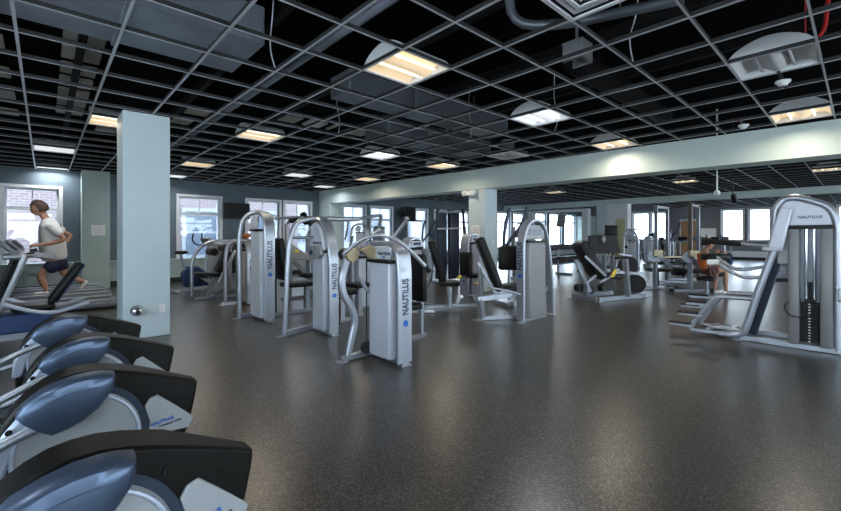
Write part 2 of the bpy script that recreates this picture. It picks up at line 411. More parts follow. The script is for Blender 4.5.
# ------------------------------------------------------------------ ceiling lamps, vents, ducts
def troffer(lens, tube, warm):
    r = thing('ceiling_lamp', '', 'ceiling light', (0, 0, 0))
    s = .295; n = 12
    prof = [(-s+2*s*i/n, .04+.13*math.sin(PI*i/n)**.7) for i in range(n+1)]
    inner = [(y*.97, z-.008) for y, z in prof]
    h = MB()
    for i in range(n):
        for pr in (prof,):
            a, b_ = pr[i], pr[i+1]; c, d_ = inner[i], inner[i+1]
            h.bm.faces.new([h.bm.verts.new(q) for q in ((-s, a[0], a[1]), (s, a[0], a[1]), (s, b_[0], b_[1]), (-s, b_[0], b_[1]))])
    for sx in (-s, s):
        h.bm.faces.new([h.bm.verts.new((sx, y, z)) for y, z in prof])
    bmesh.ops.remove_doubles(h.bm, verts=h.bm.verts, dist=.0005)
    h.box((0, -s+.005, .022), (2*s, .012, .044)).box((0, s-.005, .022), (2*s, .012, .044)).box((-s+.005, 0, .022), (.012, 2*s-.024, .044)).box((s-.005, 0, .022), (.012, 2*s-.024, .044))
    h.build('housing', 'fixture_white', r, smooth=False)
    h = MB()                                                   # reflector wings lit from inside
    for sg in (-1, 1):
        q = [(sg*s*.96, .012), (sg*s*.75, .06), (sg*s*.5, .075), (sg*s*.33, .06)]
        for i in range(3):
            a, b_ = q[i], q[i+1]
            h.bm.faces.new([h.bm.verts.new(p) for p in ((-s*.95, a[0], a[1]), (s*.95, a[0], a[1]), (s*.95, b_[0], b_[1]), (-s*.95, b_[0], b_[1]))])
    h.build('reflector', lens, r)
    h = MB(); k = 8
    q = [(-s*.32+s*.64*i/k, .055-.05*math.sin(PI*i/k)) for i in range(k+1)]
    h.prism(q, 'x', -s*.94, s*.94); h.build('basket', lens, r)
    for sg in (-1, 1): MB().cyl((-s*.9, sg*s*.40, .035), (s*.9, sg*s*.40, .035), .012, seg=8).build('tube', tube, r)
    if tube != 'lens_off':
        ld = bpy.data.lights.new('lamp_light', 'AREA'); ld.shape = 'RECTANGLE'; ld.size = .5; ld.size_y = .1; ld.energy = LAMP_W
        ld.color = (1, .87, .70) if warm else (.93, .96, 1); ld.spread = math.radians(160)
        lo = bpy.data.objects.new('lamp_light', ld); C.objects.link(lo); lo.parent = r; lo.location = (0, 0, -.004)
    return r
protos = {'w': troffer('lens_warm', 'tube_warm', True), 'c': troffer('lens_cool', 'tube_cool', False), 'o': troffer('lens_off', 'lens_off', False)}
used = set()
lamps = [('w', 4, 4, 'warm lit square lamp in the open ceiling grid, largest lit one near the top centre'),
 ('o', 8, 0, 'unlit white domed lamp in the ceiling grid at upper right'),
 ('w', 12, 0, 'warm lit lamp beside the beam at far right, just beyond the unlit one'),
 ('c', 8, 4, 'cool white lamp in the grid at centre right, left of the hanging pipes'),
 ('w', 12, 4, 'warm lit lamp in the grid touching the pale beam, right of centre'),
 ('w', 4, 10, 'warm lit lamp in the grid to the right of the near column'),
 ('w', 1, 11, 'warm lit lamp partly hidden behind the near column, on its left'),
 ('c', 8, 10, 'dim cool lamp in the grid above the middle machines'),
 ('w', 11, 10, 'warm lamp against the pale beam above the tall rack'),
 ('w', 4, 16, 'small warm lamp near the back wall just right of the near column'),
 ('c', 8, 16, 'small cool lamp in the grid above the back wall windows'),
 ('w', 11, 15, 'small warm lamp close to the back corner of the beam'),
 ('c', 11, 19, 'farthest lamp in the back corner by the beam'),
 ('c', 0, 21, 'cool lamp strip directly above the window at far left'),
 ('c', 0, 16, 'cool lamp strip at far left, one step nearer than the wall one'),
 ('c', 4, 20, 'cool lamp at the back wall above the wall television'),
 ('w', 23, 5, 'warm lamp beyond the pale beam, right of centre'),
 ('w', 23, 0, 'warm lamp beyond the pale beam at far right above the tall weight tower'),
 ('w', 23, 12, 'warm lamp beyond the beam above the leg press'),
 ('c', 17, 9, 'cool lamp beyond the beam just right of the second column'),
 ('c', 17, 14, 'cool lamp beyond the beam above the annex back windows'),
 ('w', 42, 9, 'distant warm lamp beyond the second cross beam'),
 ('c', 38, 2, 'distant cool lamp beyond the second cross beam at right'),
 ('c', 34, 14, 'distant cool lamp near the far annex windows'), ('c', -3, 4, 'cool lamp in the grid outside the left of view'), ('w', 1, -4, 'warm lamp in the grid behind the viewpoint'), ('w', 8, -5, 'warm lamp in the grid behind and right of the viewpoint')]
for k, i, j, lab in lamps:
    o = protos[k] if k not in used else copy_tree(protos[k]); used.add(k)
    place(o, (-.1635+.61*(i+.5), .255+.61*(j+.5), CZ+.006), 0, lab)
    o['group'] = 'square lamps in the ceiling grid'
# louvered air diffusers
def diffuser(x, y, label):
    r = thing('air_diffuser', label, 'ceiling vent', (x, y, CZ-.01))
    f = MB()
    for q in range(5):
        s_ = .30-.052*q; z = CZ-.012+.014*(q % 2)+.006*q
        for sx, sy, dx, dy in ((0, s_, 2*s_, .03), (0, -s_, 2*s_, .03), (s_, 0, .03, 2*s_-.03), (-s_, 0, .03, 2*s_-.03)):
            f.box((x+sx*.95, y+sy*.95, z), (dx, dy, .012))
    f.build('louver', 'fixture_white', r, smooth=False)
    MB().box((x, y, CZ+.06), (.56, .56, .02)).cyl((x, y, CZ+.07), (x, y, CZ+.3), .13).build('plenum', 'silver_dark', r)
diffuser(-.1635+.61*4.5, .255+.61*1.5, 'white square louvered air diffuser cut by the top edge')
diffuser(-.1635+.61*11.5, .255+.61*7.5, 'small grey louvered diffuser in the grid just left of the beam centre')
# ducts and pipes above the grid
def duct(p0, p1, w_, h_, label, m='duct_metal'):
    r = thing('air_duct', label, 'duct', tuple((V(p0)+V(p1))/2)); d_ = V(p1)-V(p0)
    MB().box((V(p0)+V(p1))/2, (abs(d_.x) or w_, abs(d_.y) or w_, h_), bev=.01, seg=1).build('body', m, r)
    n = int(d_.length/1.2)
    for i in range(1, n+1):
        c = V(p0)+d_*(i/(n+1)); MB().box(c, (.04 if abs(d_.x) else w_+.05, .04 if abs(d_.y) else w_+.05, h_+.05)).build('seam_flange', m, r)
    g = MB()
    for i in (0.2, .8):
        c = V(p0)+d_*i; g.cyl(c+Vector((0, 0, h_/2+.001)), (c.x, c.y, DZ-.002), .01, seg=6)
    g.build('hanger', 'silver_dark', r)
duct((-3, 4.75, 3.55), (1.7, 4.75, 3.55), 1.0, .4, 'wide sheet metal duct above the grid at upper left')
duct((3.0, 4.9, 3.45), (6.6, 4.9, 3.45), .5, .3, 'long dark duct above the grid behind the warm lamp', 'silver_dark')
duct((4.5, 6.1, 3.35), (7.5, 6.1, 3.35), .7, .3, 'dark duct above the grid near the middle of the beam', 'silver_dark')
duct((-2.6, 8.2, 3.4), (-.6, 8.2, 3.4), .8, .25, 'grey duct above the grid at left above the runner', 'duct_metal')
def pipe(pts, r_, label, m='pipe_black'):
    mb = MB().tube(pts, r_, seg=12, smooth=4)
    for f_ in (.3, .7):
        i_ = min(len(pts)-2, int(f_*(len(pts)-1))); q_ = V(pts[i_]).lerp(V(pts[i_+1]), .5)
        if q_.z < DZ-.3: mb.cyl(q_, (q_.x, q_.y, DZ), .006, seg=6)
    o = mb.build('pipe', m); tag(o, label, 'pipe'); return o
pipe([(4.4, 2.2, 3.32), (5.6, 2.2, 3.32), (7.6, 2.25, 3.34)], .14, 'thick black insulated pipe above the grid at right')
pipe([(3.0, 2.1, DZ), (3.0, 2.1, 3.2), (3.2, 1.7, 3.12), (3.5, .9, 3.12)], .04, 'bent grey conduit above the grid near the top vent', 'silver_dark')
pipe([(2.55, 1.9, 3.72), (2.55, 6.0, 3.72), (2.55, 12.9, 3.72)], .05, 'long grey conduit above the grid running to the back wall', 'duct_metal')
pipe([(-.9, 1.0, 3.12), (-.9, 6.0, 3.12), (-.9, 12.9, 3.12)], .06, 'grey sprinkler pipe above the grid at left', 'duct_metal')
pipe([(5.55, .2, DZ), (5.5, .25, 3.25), (5.35, .5, 3.18)], .018, 'thin red sprinkler drop pipe at upper right', 'red')
for i, (x, y) in enumerate([(.38, 6.7), (.38, 7.4), (.38, 8.1), (.38, 8.8), (.38, 9.5), (.38, 10.2), (.38, 10.9), (1.1, 10.9), (1.1, 11.6), (1.1, 12.3), (3.9, 8.4), (4.5, 8.4), (5.1, 8.4), (5.7, 8.4), (2.2, 10.2), (2.3, 9.2), (-.6, 7.6), (-.6, 9.0), (-.6, 10.4), (-.6, 11.8)]):
    o = MB().box((x, y, DZ-.07), (.42, .45, .05), bev=.01, seg=1).box((x, y, DZ-.023), (.05, .05, .043)).build('insulation_pad', 'duct_pad')
    tag(o, 'pale insulation pad fixed to the dark deck above the ceiling grid', 'insulation pad', 'insulation pads on the deck')
j = 0
for i, x in enumerate([-2.4, -1.0, .35, 1.9, 3.5, 5.0, 6.5]):
    o = MB().box((x, 3.3, DZ-.10), (.08, 20, .012)).box((x, 3.3, DZ-.15), (.012, 20, .1)).box((x, 3.3, DZ-.2), (.08, 20, .012)).build('trim_%d' % (20+i), 'pipe_black', smooth=False); struct(o)
hb_ = thing('junction_box', 'small open pale metal box with wires hanging above the grid at upper centre right', 'junction box', (3.85, 1.85, 3.05))
MB().box((3.8, 1.78, 3.12), (.2, .02, .18)).box((3.7, 1.88, 3.12), (.02, .18, .18)).box((3.9, 1.88, 3.12), (.02, .18, .18)).box((3.8, 1.88, 3.21), (.2, .2, .02)).box((3.8, 1.88, 3.585), (.02, .02, .73)).build('box', 'shroud_grey', hb_, smooth=False)
MB().tube([(3.8, 1.85, 3.25), (3.75, 1.8, 3.1), (3.85, 1.9, 3.05), (3.95, 1.95, 3.2)], .006, seg=6).build('wire', 'black_plastic', hb_)
# hanger wires
for i, (a, b_) in enumerate([((1, 2), (.05, .03)), ((7, 2), (-.06, .02)), ((6, 9), (.04, .02)), ((10, 5), (.04, -.05)), ((3, 6), (-.04, .04)), ((9, 7), (.05, 0))]):
    x, y = -.1635+.61*a[0], .255+.61*a[1]
    o = MB().tube([(x, y, CZ+.04), (x+b_[0], y+b_[1], 3.2), (x-b_[1], y+b_[0], 3.5), (x, y, DZ)], .006, seg=6).build('hanger_wire', 'fixture_white')
    tag(o, 'thin bent hanger wire rising from the ceiling grid to the dark deck', 'wire', 'hanger wires above the grid')
# detectors
def detector(x, y, z, label):
    r = thing('smoke_detector', label, 'smoke detector', (x, y, z))
    MB().box((x, y, z+.006), (.66, .03, .012)).build('mounting_bar', 'tee_web', r, smooth=False)
    MB().cyl((x, y, z-.02), (x, y, z), .065).build('base', 'white_plastic', r); MB().cyl((x, y, z-.05), (x, y, z-.02), .035, .055).build('head', 'white_plastic', r)
detector(7.46, 1.17, CZ-.001, 'round white smoke detector under the grid near the beam, below the unlit lamp')
detector(5.63, .56, CZ-.001, 'small white sprinkler disc under the grid right beside the unlit lamp')
p = depth(717, 193, 7.6)

# ------------------------------------------------------------------ station towers
def letters(parent, txt, size, loc, xa, ya, m='logo_dark', name='lettering', sx=1.0):
    return lettering(txt, size, m, parent, loc, basis(xa, ya), name, sx=sx)
class T:   # local tower frame: u along the tower (0 text end), v outwards on the panel side; maps to world
    def __init__(s, x, y, mode):
        s.x, s.y, s.mode = x, y, mode
    def __call__(s, u, v, z):
        if s.mode == 'Y': return Vector((s.x-v, s.y+u, z))      # tower runs +Y, panel looks -X
        return Vector((s.x+u, s.y-v, z))                        # tower runs +X, panel looks -Y
    @property
    def du(s): return Vector((0, 1, 0)) if s.mode == 'Y' else Vector((1, 0, 0))
    @property
    def dv(s): return Vector((-1, 0, 0)) if s.mode == 'Y' else Vector((0, -1, 0))
def tower(r, t, L, H, W, J, shroud='shroud_white', band='silver', text_size=.11, tz=(.55, .95), shroud_top=None, shield=True, v0=-.11):
    """frame band with the lettering, front shroud, shield, stack, base"""
    up = t.dv
    # band: path in u,z
    bw = W
    mb = MB(); mb.strap([t(u, v0+bw/2, z) for u, z in J], .05, bw, up, smooth=5); mb.build('frame_band', band, r)
    st = shroud_top or H-.22
    mb = MB()
    pts = [(.06, -.02+v0+bw*.5), (.10, v0+bw+.03), (L-.08, v0+bw+.03), (L-.02, v0+bw*.5-.02)]
    c = [t(u, v, 0) for u, v in pts]
    mb.prism([(q.x, q.y) for q in c], 'z', .05, st); mb.build('front_shroud', shroud, r, bev=.015)
    mb = MB(); pts = [(.06, v0+.005), (.06, v0+bw*.45), (L-.04, v0+bw*.45), (L-.04, v0+.005)]
    c = [t(u, v, 0) for u, v in pts]; mb.prism([(q.x, q.y) for q in c], 'z', .05, st-.03); mb.build('rear_shroud', 'black_plastic', r, bev=.01)
    # top cap dark line
    mb = MB(); pts = [(.05, v0+.02), (.08, v0+bw+.045), (L-.06, v0+bw+.045), (L-.01, v0+.02)]
    c = [t(u, v, 0) for u, v in pts]; mb.prism([(q.x, q.y) for q in c], 'z', st, st+.035); mb.build('shroud_cap', 'black_plastic', r, bev=.008)
    # weight stack visible behind
    mb = MB()
    for k in range(12):
        c_ = t(L*.5, v0-.05, .12+.05*k); d_ = t.du*.26+t.dv*.1
        mb.box(c_, (abs(d_.x), abs(d_.y), .044), bev=.004, seg=1)
    mb.build('weight_stack', 'iron', r)
    mb = MB()
    for u in (.35, .65): mb.cyl(t(L*u, v0-.05, .05), t(L*u, v0-.05, st+.02), .012, seg=10)
    mb.build('guide_rod', 'chrome', r)
    # base bar
    mb = MB(); mb.bar(t(-.03, v0+bw/2, .03), t(L+.06, v0+bw/2, .03), .09, .05) if t.mode == 'Y' else mb.bar(t(-.03, v0+bw/2, .03), t(L+.06, v0+bw/2, .03), .05, .09)
    mb.build('base_bar', band, r)
    # lettering on the narrow end reads upward
    ev = v0+bw/2
    ez = (tz[0]+tz[1])/2; pos = t(J[0][0]-.028, ev, ez)
    nrm = -t.du; ya = None
    xa = Vector((0, 0, 1)); ya = nrm.cross(xa)
    letters(r, 'NAUTILUS', text_size, pos, xa, ya, sx=(tz[1]-tz[0])/(text_size*5.3))
    mb = MB(); p_ = t(J[0][0]-.026, ev, tz[0]-.06); mb.cyl(p_, p_-t.du*.004, text_size*.3, seg=20); mb.build('emblem', 'blue_logo', r)
def feet(r, pts, s=.13):
    for p_ in pts:
        MB().box((p_[0], p_[1], .006), (s, s*.75, .012), bev=.003, seg=1).cyl((p_[0]+s*.3, p_[1], .012), (p_[0]+s*.3, p_[1], .022), .012, seg=8).build('foot_plate', 'silver', r)

# --- 1: shoulder press in the middle front ---
r = thing('shoulder_press_machine', 'white weight machine nearest the middle, curved front leg and tan capped pivot', 'weight machine', (2.77, 3.5, 0))
t = T(2.77, 3.25, 'Y')
tower(r, t, .53, 1.28, .19, [(0, .03), (0, .95), (.03, 1.2), (.14, 1.27), (.5, 1.27)], tz=(.5, .93), text_size=.115, shroud_top=1.06, v0=-.09)
def ypl(y, pts): return [Vector((x, y, z)) for x, z in pts]
mb = MB(); c = [(.10, 1.10), (.50, 1.10), (.50, 1.23), (.16, 1.245), (.08, 1.22)]
mb.prism([(3.25+a, b_) for a, b_ in c], 'x', 2.70, 2.655); mb.build('shield', 'shroud_white', r, bev=.012)
letters(r, 'NAUTILUS', .045, (2.652, 3.45, 1.16), (0, -1, 0), (0, 0, 1), name='shield_lettering')
MB().cyl((2.653, 3.45, 1.125), (2.649, 3.45, 1.125), .014).build('shield_emblem', 'blue_logo', r)
mb = MB(); mb.strap(ypl(3.78, [(2.41, .03), (2.45, .2), (2.515, .42), (2.46, .58), (2.35, .72), (2.33, .9), (2.40, 1.08), (2.42, 1.17)]), .075, .07, (0, 1, 0), smooth=4); mb.build('front_leg', 'silver', r)
mb = MB(); mb.bar((2.34, 3.77, .035), (2.80, 3.80, .035), .055, .06); mb.build('base_bar', 'silver', r)
feet(r, [(2.33, 3.77), (2.76, 3.24), (2.80, 3.84)])
for yy, m_, n_ in ((3.72, 'tan_cap', 'pivot_cap'), (3.78, 'silver', 'pivot_hub')):
    MB().cyl((2.42, yy-.04, 1.15), (2.42, yy+.02, 1.15), .075 if n_ == 'pivot_cap' else .06, seg=24).build(n_, m_, r)
MB().cyl((2.42, 3.80, 1.15), (2.42, 3.88, 1.15), .065, seg=24).build('counterweight', 'iron', r)
a_ = [depth(*q) for q in [(344, 254, 4.1), (360, 240, 4.05), (377, 234, 4.0), (395, 238, 4.0), (411, 251, 4.05), (425, 266, 4.15)]]
MB().tube(a_, .02, seg=12, smooth=3).build('press_arm', 'silver', r)
MB().cyl(a_[-1], a_[-1]+(a_[-1]-a_[-2])*.35, .026).build('hand_grip', 'black_plastic', r)
a_ = [depth(*q) for q in [(352, 258, 4.5), (372, 234, 4.6), (380, 229, 4.7)]]
MB().tube(a_, .02, seg=12, smooth=3).build('press_arm', 'silver', r)
MB().prism([(2.46, 1.2), (2.6, 1.25), (2.83, 1.13), (2.83, 1.06), (2.6, 1.1)], 'y', 3.60, 3.66).build('cam_plate', 'tan_cap', r, bev=.01)
MB().tube([(2.52, 3.7, .9), (2.62, 3.7, .72), (2.83, 3.75, .72)], .022, seg=10).tube([(2.75, 3.72, 1.12), (2.68, 3.72, .74)], .016, seg=10, smooth=0).build('linkage', 'silver', r)
MB().cyl((2.62, 3.72, .06), (2.62, 3.72, 1.1), .008, seg=8).build('pull_rod', 'black_plastic', r)
MB().cyl((2.62, 3.74, .12), (2.62, 3.70, .12), .07, seg=20).build('cable_pulley', 'iron', r)
MB().box((3.35, 3.95, .45), (.42, .3, .08), bev=.03).build('seat', 'black_vinyl', r)
MB().box((3.62, 3.98, .8), (.08, .3, .62), bev=.03).build('backrest', 'black_vinyl', r)
MB().bar((3.4, 3.95, .03), (3.4, 3.95, .405), .07, .07).bar((2.86, 3.8, .03), (3.75, 3.98, .03), .07, .05).bar((3.68, 3.98, .05), (3.68, 3.98, .9), .05, .06).build('seat_frame', 'silver', r)

# --- 2: with tall arched leg ---
r = thing('lat_pulldown_machine', 'silver weight machine with tall arched tube frame and white tapered shield, second from nearest', 'weight machine', (2.88, 5.05, 0))
t = T(2.88, 4.87, 'Y')
tower(r, t, .47, 1.5, .15, [(0, .03), (0, 1.05), (.06, 1.3), (.16, 1.48), (.24, 1.56), (.36, 1.585)], tz=(.6, 1.0), text_size=.10, shroud_top=1.12, band='silver', v0=-.08)
mb = MB(); c = [(4.93, 1.155), (5.31, 1.155), (5.33, 1.22), (5.28, 1.5), (5.18, 1.545), (5.06, 1.47), (4.96, 1.3)]
mb.prism(c, 'x', 2.82, 2.765); mb.build('shield', 'shroud_white', r, bev=.015)
letters(r, 'NAUTILUS', .05, (2.762, 5.1, 1.25), (0, -1, 0), (0, 0, 1), name='shield_lettering')
MB().tube([(2.38, 5.28, .03), (2.41, 5.28, .75), (2.44, 5.28, 1.25), (2.52, 5.28, 1.53), (2.76, 5.27, 1.6), (3.1, 5.2, 1.59), (3.45, 5.1, 1.6)], .034, seg=14).build('arched_frame', 'silver', r)
MB().tube([(3.45, 5.1, 1.6), (3.62, 5.06, 1.64), (3.78, 5.02, 1.66)], .026).tube([(3.3, 5.15, 1.6), (3.25, 5.1, 1.42), (3.18, 5.05, 1.3)], .014).build('pull_arm', 'silver_dark', r)
MB().cyl((2.44, 5.28, 1.32), (2.84, 5.2, 1.33), .02).build('cross_tube', 'silver_dark', r)
MB().cyl((2.70, 5.14, 1.12), (2.76, 5.14, 1.12), .095, seg=28).build('pulley', 'shroud_grey', r)
MB().cyl((2.68, 5.14, 1.12), (2.70, 5.14, 1.12), .03, seg=16).build('pulley_hub', 'blue_plastic', r)
MB().cyl((2.71, 5.02, 1.12), (2.76, 5.02, 1.12), .085, seg=28).build('pulley', 'shroud_grey', r)
MB().bar((2.36, 5.27, .035), (2.92, 5.40, .035), .06, .07).build('base_bar', 'silver', r)
feet(r, [(2.33, 5.26), (2.88, 4.83), (2.92, 5.42)])
MB().box((3.4, 5.5, .48), (.4, .36, .09), bev=.035).build('seat', 'black_vinyl', r)
MB().bar((3.4, 5.5, .03), (3.4, 5.5, .43), .08, .08).bar((2.95, 5.4, .03), (3.7, 5.55, .03), .07, .06).build('seat_frame', 'silver', r)
MB().box((3.12, 5.45, .85), (.1, .3, .12), bev=.04).build('thigh_pad', 'black_vinyl', r)

# --- 3 ---
r = thing('chest_press_machine', 'silver weight machine with rounded arch top standing in front of the wall television', 'weight machine', (2.6, 6.6, 0))
t = T(2.60, 6.32, 'Y')
tower(r, t, .56, 1.7, .17, [(0, .03), (0, 1.35), (.03, 1.58), (.16, 1.7), (.3, 1.72)], tz=(.8, 1.3), text_size=.11, shroud_top=1.42, v0=-.085)
MB().tube([(2.33, 6.86, .03), (2.32, 6.86, 1.3), (2.36, 6.84, 1.58), (2.44, 6.78, 1.70), (2.55, 6.68, 1.735), (2.6, 6.6, 1.73)], .036, seg=14).build('arched_frame', 'silver', r)
MB().prism([(6.62, 1.45), (6.85, 1.48), (6.87, 1.6), (6.7, 1.68), (6.55, 1.66)], 'x', 2.54, 2.5).build('shield', 'shroud_white', r, bev=.012)
MB().bar((2.30, 6.87, .035), (2.63, 6.93, .035), .06, .07).build('base_bar', 'silver', r)
feet(r, [(2.29, 6.86), (2.6, 6.27), (2.63, 6.95)])
MB().box((3.28, 6.75, .5), (.55, .34, .09), bev=.04).build('seat', 'black_vinyl', r)
MB().bar((3.45, 6.75, .03), (3.45, 6.75, .45), .08, .08).bar((2.66, 6.7, .03), (3.95, 6.7, .03), .07, .06).build('seat_frame', 'silver_dark', r)
MB().box((2.95, 6.72, .95), (.12, .34, .72), Matrix.Rotation(-.15, 3, 'Y'), bev=.04).build('backrest', 'black_vinyl', r)
MB().tube([(2.7, 6.35, 1.62), (3.1, 6.3, 1.66), (3.4, 6.4, 1.62)], .022).build('press_arm', 'silver_dark', r)
for q in ((3.0, 6.42, 1.60), (3.3, 6.52, 1.58)):
    MB().cyl(q, (q[0]+.05, q[1]-.12, q[2]+.02), .05).build('hand_grip', 'iron', r)

# --- 3b behind ---
r = thing('ab_crunch_machine', 'grey weight machine with bent tube upright just left of the arched machine', 'weight machine', (2.7, 8.4, 0))
t = T(2.95, 8.05, 'Y')
tower(r, t, .6, 1.22, .2, [(0, .03), (0, 1.0), (.05, 1.2), (.2, 1.25), (.5, 1.22)], shroud='shroud_grey', band='silver', tz=(.5, .9), shroud_top=1.05)
MB().tube([(2.58, 8.38, .03), (2.58, 8.38, .9), (2.62, 8.38, 1.15), (2.74, 8.3, 1.26), (2.9, 8.2, 1.24)], .04, seg=14).build('upright_tube', 'silver', r)
MB().bar((2.5, 8.38, .03), (2.95, 8.4, .03), .07, .06).build('base_bar', 'silver', r); feet(r, [(2.5, 8.38)])

# --- abdominal/back bench machines left of it (two curved roll machines) ---
def roll_machine(D, px, label):
    o = depth(px, 290, D); x, y = o.x, o.y
    r = thing('back_extension_machine', label, 'weight machine', (x, y, 0))
    MB().bar((x-.30, y-.05, .03), (x+.75, y-.05, .03), .07, .06).bar((x-.05, y-.05, .06), (x+.08, y-.05, .5), .09, .1).bar((x+.6, y-.05, .06), (x+.6, y-.05, .6), .07, .08).build('base_frame', 'silver_dark', r)
    MB().box((x+.02, y-.05, .52), (.62, .3, .07), Matrix.Rotation(.12, 3, 'Y'), bev=.03).build('seat', 'black_vinyl', r)
    MB().prism([(x-.2, .46), (x+.3, .4), (x+.35, .25), (x+.1, .1), (x+.05, .3)], 'y', y-.07, y-.03).build('side_plate', 'shroud_grey', r, bev=.01)
    MB().tube([(x+.12, y-.25, .35), (x+.3, y-.25, .7), (x+.45, y-.25, 1.02), (x+.62, y-.2, 1.05)], .04).build('lever_arm', 'silver', r)
    MB().box((x+.28, y, .78), (.14, .34, .5), Matrix.Rotation(.45, 3, 'Y'), bev=.05).build('backrest', 'black_vinyl', r)
    MB().cyl((x+.05, y-.2, 1.0), (x+.05, y+.15, 1.0), .08).cyl((x+.3, y-.2, 1.08), (x+.3, y+.15, 1.08), .08).build('roller_pad', 'black_vinyl', r)
    MB().tube([(x-.25, y+.35, .03), (x-.25, y+.35, .8), (x-.1, y+.35, 1.1), (x+.2, y+.35, 1.24), (x+.6, y+.35, 1.22)], .035).build('arched_frame', 'silver', r)
    MB().box((x+.35, y+.42, .7), (.5, .1, 1.05), bev=.04).build('stack_shroud', 'shroud_grey', r)
    MB().box((x+.35, y+.36, 1.2), (.3, .02, .06)).build('name_plate', 'silver', r)
roll_machine(8.7, 209, 'grey back extension machine with black rollers, left of the first arched machine')
roll_machine(9.6, 226, 'dark roller machine partly hidden behind the grey back extension machine')

# --- upright bike by the window ---
def bike(label):
    r = thing('exercise_bike', label, 'exercise bike', (0, 0, 0))
    MB().prism([(-.35, .12), (-.42, .45), (-.30, .62), (-.05, .60), (.25, .35), (.3, .12)], 'y', -.08, .08).build('drive_cover', 'blue_plastic', r, bev=.03)
    MB().bar((-.6, 0, .04), (.5, 0, .04), .08, .06).bar((-.55, -.28, .03), (-.55, .28, .03), .07, .06).bar((.45, -.25, .03), (.45, .25, .03), .07, .06).build('base_frame', 'silver', r)
    MB().cyl((-.34, 0, .5), (-.42, 0, .92), .03).build('seat_post', 'silver', r)
    MB().ball((-.42, 0, .95), .14, (1.1, .9, .35)).build('saddle', 'black_vinyl', r)
    MB().cyl((.12, 0, .4), (.22, 0, 1.18), .04).build('console_post', 'silver', r)
    MB().box((.20, 0, 1.2), (.1, .34, .22), Matrix.Rotation(-.6, 3, 'Y'), bev=.03).build('console', 'silver_dark', r)
    MB().tube([(.22, -.2, 1.12), (.05, -.27, 1.1), (-.08, -.25, 1.22), (-.04, -.24, 1.4)], .018).tube([(.22, .2, 1.12), (.05, .27, 1.1), (-.08, .25, 1.22), (-.04, .24, 1.4)], .018).cyl((.22, -.2, 1.12), (.22, .2, 1.12), .018).build('handlebar', 'black_plastic', r)
    MB().cyl((0, -.1, .32), (0, -.14, .32), .09).bar((0, -.15, .32), (.12, -.15, .2), .02, .03).box((.14, -.2, .19), (.1, .1, .03)).build('pedal', 'iron', r)
    MB().cyl((0, .1, .32), (0, .14, .32), .09).bar((0, .15, .32), (-.12, .15, .44), .02, .03).box((-.14, .2, .45), (.1, .1, .03)).build('pedal', 'iron', r)
    return r
bk1 = place(bike('blue and silver upright exercise bike in front of the left white window'), (2.78, 10.95, 0), 0.15)
bk2 = copy_tree(bk1); place(bk2, (21.8, 5.0, 0), .6, 'distant upright bike left of the tall brown post')
bk3 = copy_tree(bk1); place(bk3, (21.2, 3.9, 0), .6, 'distant upright bike directly behind the tan bar bench')

# --- machine behind M2: pec fly (grey with yellow label) ---
o = depth(302, 262, 8.8); x, y = o.x, o.y
r = thing('pec_fly_machine', 'dark grey pec fly machine seen through the arched frame by the windows', 'weight machine', (x, y, 0))
MB().prism([(x-.38, 1.6), (x-.3, 1.62), (x-.28, 1.2), (x+.05, .98), (x+.45, .92), (x+.45, .78), (x-.38, .86)], 'y', y-.05, y+.05).build('frame_plate', 'shroud_grey', r, bev=.02)
MB().bar((x-.45, y, .03), (x+.55, y, .03), .08, .06).bar((x-.3, y, .05), (x-.3, y, .9), .1, .1).bar((x-.2, y, .8), (x+.35, y, .3), .06, .09).bar((x+.35, y, .05), (x+.35, y, .8), .07, .07).build('base_frame', 'silver_dark', r)
MB().box((x-.15, y-.06, 1.02), (.09, .01, .06)).build('warning_label', 'yellow', r)
MB().box((x+.1, y-.2, .5), (.4, .35, .08), bev=.03).build('seat', 'black_vinyl', r)
MB().tube([(x-.35, y, 1.55), (x-.3, y-.1, 1.72), (x+.1, y-.2, 1.74)], .025).build('fly_arm', 'silver_dark', r)
MB().cyl((x-.05, y-.25, 1.7), (x-.05, y-.15, 1.8), .07).cyl((x+.15, y-.25, 1.62), (x+.15, y-.15, 1.62), .09).build('roller_pad', 'black_vinyl', r)

# --- 4: right centre tower with long bench ---
r = thing('leg_extension_machine', 'silver weight machine with wide grey panel and vertical lettering, its black bench to the left', 'weight machine', (5.85, 3.7, 0))
t = T(5.46, 3.63, 'X')
tower(r, t, .64, 1.6, .14, [(0, .03), (0, 1.25), (.05, 1.42), (.2, 1.58), (.42, 1.61), (.62, 1.5), (.74, 1.25), (.86, .6), (.9, .03)], shroud='stack_panel', tz=(.78, 1.28), text_size=.105, shroud_top=1.24, v0=-.05)
MB().prism([(5.52, 1.29), (6.10, 1.29), (6.08, 1.42), (5.96, 1.52), (5.62, 1.52), (5.54, 1.42)], 'y', 3.60, 3.57).build('shield', 'shroud_grey', r, bev=.012)
MB().box((5.8, 3.565, 1.41), (.36, .008, .10), bev=.003, seg=1).build('placard', 'silver_dark', r)
feet(r, [(5.4, 3.58), (6.36, 3.58)])
MB().bar((6.12, 3.66, .42), (6.3, 3.66, .45), .06, .07).build('side_brace', 'silver', r)
F = lambda px, py, D=6.5: depth(px, py, D)
MB().bar(F(482, 319, 6.45)+Vector((0, 0, .02)), F(480, 299, 6.45), .09, .09).bar(F(477, 299, 6.45), F(519, 293, 6.55), .10, .08).bar(Vector((5.15, 4.13, .035)), Vector((5.62, 3.78, .035)), .07, .06).bar(F(480, 300, 6.5), F(481, 268, 6.5), .07, .06).bar(F(478, 262, 6.5), F(495, 292, 6.5), .06, .05).build('bench_frame', 'silver', r)
MB().box((5.13, 4.15, .007), (.26, .13, .014)).build('foot_plate', 'silver', r)
